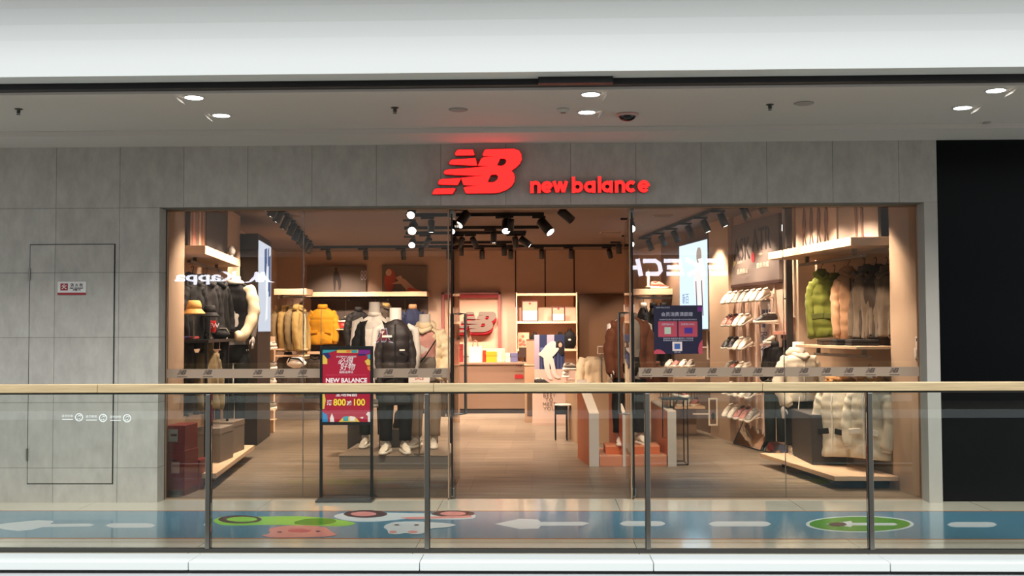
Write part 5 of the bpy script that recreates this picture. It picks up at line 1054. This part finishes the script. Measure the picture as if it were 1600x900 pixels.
# side cabinet between counter and box
a=at(820,662,18.4); b=at(833,662,18.4); o=thing('side_cabinet','narrow pale cabinet between counter and poster box','cabinet',(a.x,18.4,0)); MB().box(0,.32,0,.5,0,.95).build('body',mat('cabinet_beige',(186,150,118),.5),o,bevel=.003); MB().box(-.01,.33,-.01,.51,.95,.97).build('top',mat('cabinet_top',(206,172,140),.4),o); MB().box(.04,.3,-.004,0,.1,.5).build('recess_panel',mat('recess_dark',(96,72,56),.6),o)
o=thing('floral_box','box printed with pink flowers on the side cabinet','box',(a.x+.12,18.6,.971)); MB().box(-.09,.09,-.05,.05,0,.4).build('body',mat('print_peach2',(200,140,112),.5),o,bevel=.003); MB().box(-.093,.093,-.053,.053,.4,.42).build('lid',mat('lid_brown',(110,80,62),.5),o)
# ---------------------------------------------------------------- right side of the shop
zr_=at(1335,384,10.8).z
o=thing('wall_shelf','thick pale shelf high on the right wall above green and tan puffers','shelf',(0,0,0)); wallbox('board',rw,10.76,12.95,-.19,.37,zr_,zr_+.085,shelfm,o); wallbox('rail_channel',rw,11.0,12.6,.10,.16,zr_-.10,zr_-.07,steel,o)
for Y in (11.2,12.4): wallbox('bracket',rw,Y,Y+.03,.11,.15,zr_-.07,zr_,steel,o)
o=slantposter('shelf_poster','pale poster of four striding runners on the right shelf',rw,11.75,12.85,.05,zr_+.087,ZS-.1,mat('poster_pale',(214,188,166),.6))
pf=mat('print_runner_brown',(104,76,62),.6)
for k in range(4):
    y=12.6-.20*k; z=zr_+.1; h=ZS-.12-z
    wallprism(rw,-1,.0835,[(y+.06,z),(y+.03,z+h*.25),(y+.05,z+h*.5),(y+.03,z+h*.75),(y,z+h*.95),(y-.04,z+h*.75),(y-.05,z+h*.5),(y-.02,z+h*.3),(y-.07,z+.02),(y-.03,z+h*.12),(y+.0,z+h*.35),(y+.02,z+h*.2),(y+.03,z)]).build('printed_runner',pf,o)
o=slantposter('shelf_poster','grey brown poster of long legs on the near end of right shelf',rw,10.80,11.7,.05,zr_+.087,ZS-.03,mat('poster_greybrown2',(158,140,126),.6,noise_=.12,nscale=2))
for y in (11.15,11.28): wallprism(rw,-1,.0835,[(y,zr_+.1),(y+.03,zr_+.5),(y+.02,ZS-.1),(y-.05,ZS-.1),(y-.03,zr_+.5),(y-.04,zr_+.1)]).build('printed_leg',pf,o)
# puffers on the upper rail
coat('puffer_jacket','lime green puffer jacket on the right rail, left of the tan one','jacket',1285,428,528,12.0,40,0,green,rows=6,hood=True,seed=50,pockets=True,trim=green2,sl_='flat',amp=.010)
coat('puffer_jacket','narrow lime green puffer sleeve jacket squeezed beside the tan puffer','jacket',1305,434,524,12.15,22,-1.0,green,rows=6,seed=51,hood=False,sl_='flat')
coat('puffer_jacket','tan quilted puffer jacket on right rail with long folded sleeve','jacket',1327,424,531,11.75,44,0,tan,rows=5,hood=True,seed=52,zipm=brownc,sl_='flat',amp=.012)
for i,px in enumerate((1352,1370,1387)):
    coat('padded_coat',['brown padded coat right of the tan puffer, first of three','brown padded coat on the right rail, middle of three','brown padded coat nearest the beige side wall, last of three'][i],'coat',px,424,528-i,11.45-.22*i,30,-.95,brownc if i!=1 else dbrown,group='brown padded coats on the right rail',rows=0,hood=True,seed=60+i,sl_='flat')
# shelf under
z=at(1320,541,10.9).z
o=thing('wall_shelf','lower pale shelf under the hanging puffers on right wall','shelf',(0,0,0)); wallbox('board',rw,10.78,12.3,-.19,.32,z-.03,z,shelfm,o); wallbox('rail_channel',rw,10.9,12.2,.12,.16,z-.12,z-.09,steel,o); wallbox('bracket',rw,11.0,11.03,.12,.16,z-.09,z-.03,steel,o)
wallbox('bracket',rw,12.1,12.13,.12,.16,z-.09,z-.03,steel,o)
for i,(px,m) in enumerate(((1290,dbrown),(1345,blackc),(1376,charcoal))):
    Y=11.8-.35*i; o=thing('folded_clothes',['dark brown folded clothes at the left end of the lower shelf','black folded clothes in the middle of lower shelf','charcoal folded clothes at the right end of lower shelf'][i],'clothes',(rw(Y)-.12,Y,z+.001),0,'folded clothes on the lower right shelf')
    for j in range(2): MB().box(-.14,.14,-.12,.12,.032*j+.001,.032*(j+1)).build('folded_layer',m,o,bevel=.01)
# fur trimmed hoods and long parkas
for i,(px,yt,yb,Y,wp,rz,lb) in enumerate(((1312,598,712,11.45,62,-.25,'ivory long down parka with black pocket tab, left of two'),(1362,592,716,11.0,64,-.45,'ivory long down parka nearest the side wall, right of two'))):
    coat('long_parka',lb,'coat',px,yt,yb,Y,wp,rz,ivory,group='ivory long parkas on the right',rows=8,amp=.006,hood=False,seed=70+i,flare=.05,slen=.62,sl_r=.09,zipm=whitec,pockets=True,trim=whitec if i else None,flapm=charcoal if i==0 else None,D=.26)
    q=at(px,594,Y); o=thing('fur_hood','brown fur trim hood resting on the ivory parka, '+('left' if i==0 else 'right'),'hood',q); MB().ball((0,0,0),.13,.09,.06,20,10,nz=.8).build('fur',fabric('fur_brown',(176,124,74),.9,.8),o,True); MB().ball((0,.0,-.04),.11,.08,.05,16,8).build('lining',dbrown,o,True)
# floor plinth
o=thing('low_plinth','low pale plinth under the long parkas on the right','plinth',(0,0,0)); wallbox('board',rw,10.62,12.6,.01,.62,.09,.135,shelfm,o); wallbox('base',rw,10.8,12.4,.01,.45,0,.09,mat('plinth_dark',(48,34,28),.6),o)
o=thing('storage_box','dark storage boxes behind the ivory parkas','box',(rw(11.6)-.36,11.5,.136)); MB().box(-.1,.26,0,.9,0,.5).build('body',mat('box_darkgrey',(52,46,44),.6),o,bevel=.004); MB().box(-.105,.265,-.004,.904,.5,.52).build('lid',mat('box_lid_dark',(66,58,54),.6),o,bevel=.004)
# white puffer with scarf (mannequin) and black trousers
r,H=mannequin('mannequin','mannequin in white hooded puffer and black trousers by the right pole',1250,711,534,12.55,rz=.25,legs=blackc,shoes=sneak_w,stance=.10)
z0=at(1250,626,12.55).z-r.location.z; L=H*.9-z0
clothes(r,L,.40,.27,ivory,rows=5,amp=.008,z0=z0,collar=True,hood=True,seed=80,sl_='hip',zipm=whitec,slen=.6)
MB().tube([(-.1,-.2,z0+L*.1),(-.13,-.22,z0-.12),(-.10,-.22,z0-.16)],.006,6).build('draw_cord',whitec,r)
# dark clothes between shoe wall and mannequin
coat('dark_jacket','black jacket hanging right of the banner','jacket',1212,540,590,13.7,44,-.2,charcoal,seed=82,rows=0,sl_='flat')
hang_trousers('black trousers hanging below the black jacket, right of shoe wall',1213,594,690,13.4,40,forest,rz=-.2)
coat('dark_jacket','black jacket under the red card beside the dark pole','jacket',1232,538,600,13.3,34,-.5,blackc,seed=83,sl_='flat')
# red card shelf beside
q=at(1241,516,13.2); label_sign(1241,517,26,14,13.2,'large red sign card beside the shoe wall on the right')
o=thing('small_shelf','small shelf carrying the large red card on the right','shelf',q); MB().box(-.2,.22,-.05,.3,-.055,-.013).build('board',mat('shelf_rose',(214,150,128),.5),o,bevel=.003); MB().box(-.1,-.06,.25,.3,-.10,-.055).build('bracket',steel,o)
for i,(px,py,Y) in enumerate(((1243,468,13.3),(1250,497,13.2))):
    q=at(px,py,Y); o=thing('peaked_hat',('black cap on the bracket above the large red card','white cap on a bracket just above large red card')[i],'cap',q,0,'caps above the red card'); m=blackc if i==0 else whitec
    MB().lathe([(.09,0),(.09,.04),(.06,.09),(0,.11)],18,(0,0,0),1,1).build('crown',m,o,True); MB().ball((-.08,-.04,.01),.08,.06,.012,14,6).build('peak',m,o,True); b=thing('cap_bracket','steel bracket holding the '+('black' if i==0 else 'white')+' cap','bracket',(q.x,q.y,q.z-.012)); MB().tube([(0,0,0),(0,.35,0)],.008,6).build('arm',steel,b); MB().box(-.05,.05,-.05,.05,.001,.008).build('plate',steel,b)
# dark pole
q=at(1238,500,13.1); o=thing('display_pole','tall dark square display pole right of the big poster','pole',(rw(13.05)-.075,13.08,0)); MB().box(-.045,.028,-.03,.03,0,ZS-.02).build('pole',mat('pole_dark',(46,38,34),.5),o,bevel=.003); MB().box(-.06,.03,-.04,.04,0,.02).build('foot',black,o)
# big grey poster above the shoe wall
o=thing('brand_poster','large grey-brown wall poster with tall lettering above the shoe wall','poster',(0,0,0)); z0=at(1222,434,13.5).z-.02; z1=2.985
wallbox('panel',rw,13.46,15.2,.003,.05,z0,z1,mat('brand_poster_ground',(112,98,90),.6,noise_=.06,nscale=1.5),o,.002); wallbox('bottom_frame',rw,13.45,15.22,.003,.06,z0-.04,z0,mat('frame_dark',(60,38,34),.5),o,.002)
rzw=-PI/2-math.atan2(-sr,1)+PI   # facing the aisle
def rtext(s,Y,z,size,m,off=.056,sx=1,bold=0,par=None):
    return text('lettering',s,m,(rw(Y)-off,Y,z),size,par or o,.002,rot=(PI/2,0,-PI/2-sr*1.0),bold=bold,sx=sx)
tx=mat('print_dark_grey',(58,48,46),.5); txw=mat('print_pale2',(206,178,160),.5)
rtext('ASK',14.78,2.62,.42,tx,sx=.85,bold=.002); rtext('ATR',14.05,2.70,.42,tx,sx=.85,bold=.002)
rtext('品质保证',14.75,2.33,.075,txw,sx=1.5,bold=.001); rtext('服务承诺',14.0,2.37,.075,txw,sx=1.5,bold=.001)
rtext('正品行货',14.85,2.46,.035,txw,sx=1.5); rtext('七天退换',14.1,2.52,.035,txw,sx=1.5)
wallprism(rw,-1,.051,[(15.12,2.40),(15.12,2.54),(15.02,2.47)]).build('triangle_mark',mat('print_sand',(206,186,130),.5),o); wallprism(rw,-1,.051,smoothpoly([(14.42,2.44),(14.42,2.56),(14.30,2.58),(14.28,2.42)],2)).build('red_mark',mat('print_red2',(176,36,44),.5),o)
# shoe wall: pegboard strips and sneakers
pmk=mat('peg_strip',(232,206,186),.5)
rows=[(2.00,7),(1.69,4),(1.38,4),(1.05,4),(.76,5),(.46,5)]
rn=['top','second','third','fourth','fifth','lowest']; on=['first','second','third','fourth','fifth','sixth','seventh']
combo=[[0,0,2,2,0,0,0],[1,1,0,0],[3,3,0,0],[2,1,0,0],[0,2,0,0,2],[0,0,1,1,2]]
sm=[sneak_w,sneak_p,sneak_g,sneak_b]
oS=thing('shoe_wall_rails','pale upright peg strips of the shoe wall','shelving',(0,0,0))
Ys=[15.08-.225*i for i in range(7)]
for Y in Ys: wallbox('strip',rw,Y-.02,Y+.02,.002,.02,.2,2.1,pmk,oS,.001)
protos={}
for r_,(z,n) in enumerate(rows):
    for i in range(n):
        Y=Ys[i]; x=rw(Y)-.02
        b=thing('shoe_ledge','small clear ledge holding the '+on[i]+' sneaker of the '+rn[r_]+' row','ledge',(x,Y,z-.001),0,'ledges of the shoe wall')
        MB().hexa([(-.17,-.075,-.075),(-.01,-.03,-.045),(-.01,.03,-.045),(-.17,-.01,-.075)],[(-.17,-.075,-.070),(-.01,-.03,-.040),(-.01,.03,-.040),(-.17,-.01,-.070)]).build('plate',pmk,b); MB().box(-.012,0,-.03,.03,-.06,-.0).build('hook',pmk,b)
        ci=combo[r_][i]; nm=['white','rose','grey','black'][ci]
        lb='%s sneaker, %s from the rear end of the %s row of the shoe wall'%(nm,on[i],rn[r_])
        if ci not in protos: s=sneaker(lb,(0,0,0),0,sm[ci],'sneakers on the shoe wall',L=.27,accent=sneak_b if ci==1 else None); protos[ci]=s
        else: s=copy_tree(protos[ci]); s['label']=lb
        s.location=(x-.13,Y-.02,z-.062); s.rotation_euler=(0,.30,PI+.80)
s=sneaker('large black and white sneaker on the right end of the shoe wall',(rw(13.6)-.17,13.62,at(1221,505,13.6).z),PI+.4,sneak_b,L=.32,accent=sneak_w); o=thing('shoe_ledge','small ledge under the large black and white sneaker','ledge',(rw(13.6)-.17,13.62,at(1221,505,13.6).z-.006)); MB().box(-.12,.12,-.05,.05,0,.005).build('plate',pmk,o); MB().tube([(.1,0,0),(.16,.0,0)],.01).build('arm',pmk,o)
s=sneaker('white sneaker with pink trim right of the banner, above black jacket',at(1211,537,13.75),PI+.3,sneak_w,L=.3,accent=sneak_p); o=thing('shoe_ledge','pale pink block under the white sneaker right of banner','ledge',at(1211,537,13.75)-Vector((0,0,.03))); MB().box(-.17,.15,-.07,.10,0,.028).build('block',mat('block_rose',(226,186,172),.5),o,bevel=.003); MB().box(.05,.13,.10,.3,0,.02).build('arm',pmk,o)
# hanging banner in front of the shoe wall
Yn=13.95; a=at(1190,578,Yn); b=at(1209,471,Yn)
o=thing('hanging_banner','narrow white banner with blue printed athlete in front of shoe wall','banner',(a.x,Yn,a.z),-.35); w=(b.x-a.x)*1.05; h=b.z-a.z
MB().box(0,w,-.002,.002,0,h).build('cloth',mat('banner_white',(226,214,210),.6),o); MB().box(-.01,w+.01,-.008,.008,h,h+.02).build('top_bar',steel,o)
g=MB()
for x0_,x1_,z0_,z1_ in ((.08,.32,.62,.88),(.4,.5,.7,.88),(.6,.95,.55,.88),(.08,.25,.2,.3),(.08,.2,.34,.5)): g.box(w*x0_,w*x1_,-.0035,-.002,h*z0_,h*z1_)
g.build('printed_blue',mat('print_slate',(84,94,124),.5),o); g=MB(); g.prism(smoothpoly([(w*.3,h*.02),(w*.5,h*.3),(w*.45,h*.55),(w*.6,h*.78),(w*.75,h*.55),(w*.7,h*.3),(w*.9,h*.1)],1),-.005,-.0036); g.build('printed_athlete',mat('print_blush',(224,190,176),.5),o)
text('lettering','RUN',mat('print_slate',(84,94,124),.5),(w*.18,-.004,h*.42),.12,o,.001,rot=(PI/2,PI/2,0))
# mirrors leaning at the foot
mirm=mat('mirror_silver',(196,186,176),.04,1)
for i,(px0,px1) in enumerate(((1146,1190),(1190,1228))):
    qa=fl(px0,693+ (0 if i==0 else 11.5)); qb=fl(px1-2,705 if i==0 else 714.5); o=thing('floor_mirror',('tilted floor mirror at the foot of the shoe wall, rear one','tilted floor mirror at the foot of the shoe wall, near one')[i],'mirror',qa,0,'tilted floor mirrors'); d=qb-qa; n=Vector((-d.y,d.x,0)).normalized(); n = -n if n.x<0 else n
    t=n*.16+Vector((0,0,.33)); th_=Vector((0,0,0))-n*-.02
    MB().hexa([(0,0,.003),tuple(d+Vector((0,0,.003))),tuple(d+th_+Vector((0,0,.003))),tuple(th_+Vector((0,0,.003)))],[tuple(t),tuple(d+t),tuple(d+th_+t),tuple(th_+t)]).build('glass',mirm,o)
    MB().tube([(0,0,.008),tuple(d+Vector((0,0,.008))),tuple(d+t),tuple(t),(0,0,.008)],.008,6).build('frame',dsteel,o)
# right lightbox
LB2=emis('lightbox_white_blue',(.66,.78,.95),1.5)
o=thing('light_box','bright tall lit poster of an athlete on the right wall','light box',(0,0,0)); z0=at(1117,514,16.2).z; z1=at(1117,374,16.2).z
wallbox('case',rw,16.15,17.6,.005,.08,z0-.02,z1+.02,mat('case_grey',(90,84,80),.5),o,.002); wallbox('screen',rw,16.17,17.58,.081,.09,z0,z1,LB2,o,0)
hh=z1-z0
wallprism(rw,-1,.091,smoothpoly([(16.75,z0+hh*.35),(16.85,z0+hh*.62),(16.7,z0+hh*.72),(16.62,z0+hh*.9),(16.45,z0+hh*.92),(16.35,z0+hh*.7),(16.25,z0+hh*.6),(16.35,z0+hh*.32),(16.42,z0+hh*.05),(16.6,z0+hh*.05),(16.62,z0+hh*.3)],1)).build('printed_athlete',emis('print_glow_pale',(.95,.86,.86),1.3),o)
wallprism(rw,-1,.0945,smoothpoly([(16.66,z0+hh*.76),(16.64,z0+hh*.93),(16.42,z0+hh*.93),(16.4,z0+hh*.74)],2)).build('printed_hair',emis('print_glow_tan',(.5,.38,.3),1),o)
for y in (16.68,16.40): wallprism(rw,-1,.0945,[(y,z0+hh*.55),(y+.03,z0+hh*.55),(y-.02,z0+hh*.15),(y-.06,z0+hh*.15)]).build('printed_stripe',emis('print_glow_dark',(.12,.10,.16),1),o)
rtext('新百',17.25,z0+hh*.35,.18,emis('print_glow_blue',(.30,.42,.62),1),off=.0935,sx=1.0,par=o)
# framed prints on steel arms, below and above
for i,(px,py0,py1,Y) in enumerate(((1111.5,516,562,16.4),(1114,622,665,15.6),(1112,571,610,16.4))):
    if i==2: continue
    a=at(px-7,py1,Y); b=at(px+7,py0,Y); w=b.x-a.x; h=b.z-a.z
    o=thing('print_frame',('upright pale frame with shoe print below the right light box','lower upright pale frame with shoe prints near the floor')[i],'frame',(a.x,Y,a.z),.0); g=MB(); t=.022; g.box(0,t,-.015,.015,0,h).box(w-t,w,-.015,.015,0,h).box(t,w-t,-.015,.015,0,t).box(t,w-t,-.015,.015,h-t,h); g.build('frame',sneak_w,o,bevel=.002); MB().box(t,w-t,-.004,.004,t,h-t).build('print',mat('print_mid',(120,92,72),.5),o); MB().ball((w/2,-.005,h*.35),w*.2,.003,h*.12,12,8).build('printed_shoe',blackc,o); MB().box(-.22,0,-.006,.006,h*.4,h*.4+.02).build('arm',sneak_w,o)
# rear right bay seen past the door post
YR2=18.3
a=at(985,456,YR2); b=at(1051,456,YR2); o=thing('wall_shelf','pale shelf behind the right door post above rear coats','shelf',(a.x,YR2,a.z)); MB().box(0,b.x-a.x,0,.45,-.05,.05).build('board',shelfm,o,bevel=.003); MB().box(.1,b.x-a.x,.05,.09,-.12,-.09).build('rail',steel,o)
MB().box(.4,.44,.06,.4,-.09,-.05).build('bracket',steel,o)
o=thing('display_figurine','small cream trophy-like display figure on the rear shelf','display',at(1013,449,YR2+.1)+Vector((0,0,.0))); MB().lathe([(.05,0),(.02,.05),(.03,.16),(.015,.3),(0,.32)],14).build('figure',skin,o,True); MB().lathe([(.06,-.0),(.06,.015),(0,.016)],14).build('base',shelfm,o)
sneaker('rose sneaker on the rear shelf behind the door post',at(1030,451,YR2+.1),.2,sneak_p,L=.3)
for i,(px,m) in enumerate(((1006,whitec),(1022,blackc),(1038,charcoal))):
    coat('rear_coat',('white-sleeved coat hanging on the rear rail behind rust jacket','black coat on the rear rail behind the navy poster','charcoal coat on the rear rail behind the navy poster, right')[i],'coat',px,478,575,YR2+.1,26,-.5,m if i else blackc,group='coats on the rear right rail',seed=90+i,sl_='flat',trim=whitec if i==0 else None)
# tiers of shoes below the lightbox
o=thing('shoe_bench','pale stepped shoe bench below the right light box','bench',(1.90,16.15,0)); zz=[at(1060,574,16.4).z,at(1070,588,16.0).z,at(1068,634,16.0).z]
wS=.46
MB().box(-.05,wS-.14,.2,.6,zz[0]-.03,zz[0]).build('upper_tier',shelfm,o); MB().box(.0,wS,-.35,.15,zz[1]-.03,zz[1]).build('middle_tier',shelfm,o); MB().box(.0,wS,-.35,.3,zz[2]-.03,zz[2]).build('lower_tier',shelfm,o); MB().box(.0,wS-.05,.2,.3,0,zz[0]-.03).build('back_panel',mat('cabinet_beige',(186,150,118),.5),o); MB().box(0,.02,-.35,.2,0,zz[1]-.03).build('side_panel',shelfm,o)
for j,(z,dy,n) in enumerate(((zz[0],.35,4),(zz[1],-.15,4),(zz[2],-.15,4))):
    for i in range(n):
        ci=[0,1,0,2][(i+j)%4]; s=copy_tree(protos[ci]) if ci in protos else None
        if s is None: s=sneaker('x',(0,0,0),0,sm[ci],L=.27); protos[ci]=s
        s['label']='%s sneaker, %s from the left on the %s tier of the shoe bench'%(['white','rose','grey','black'][ci],on[i],('upper','middle','lower')[j]); s['group']='sneakers on the shoe bench'
        s.location=(o.location.x+.03+.105*i,16.15+dy,z+.002); s.rotation_euler=(0,0,-PI/2-.4)
coat('tan_jacket','tan brown jacket seen low between the door post and the rack','jacket',1026,570,612,16.6,30,0,rust,seed=97,hang=False)
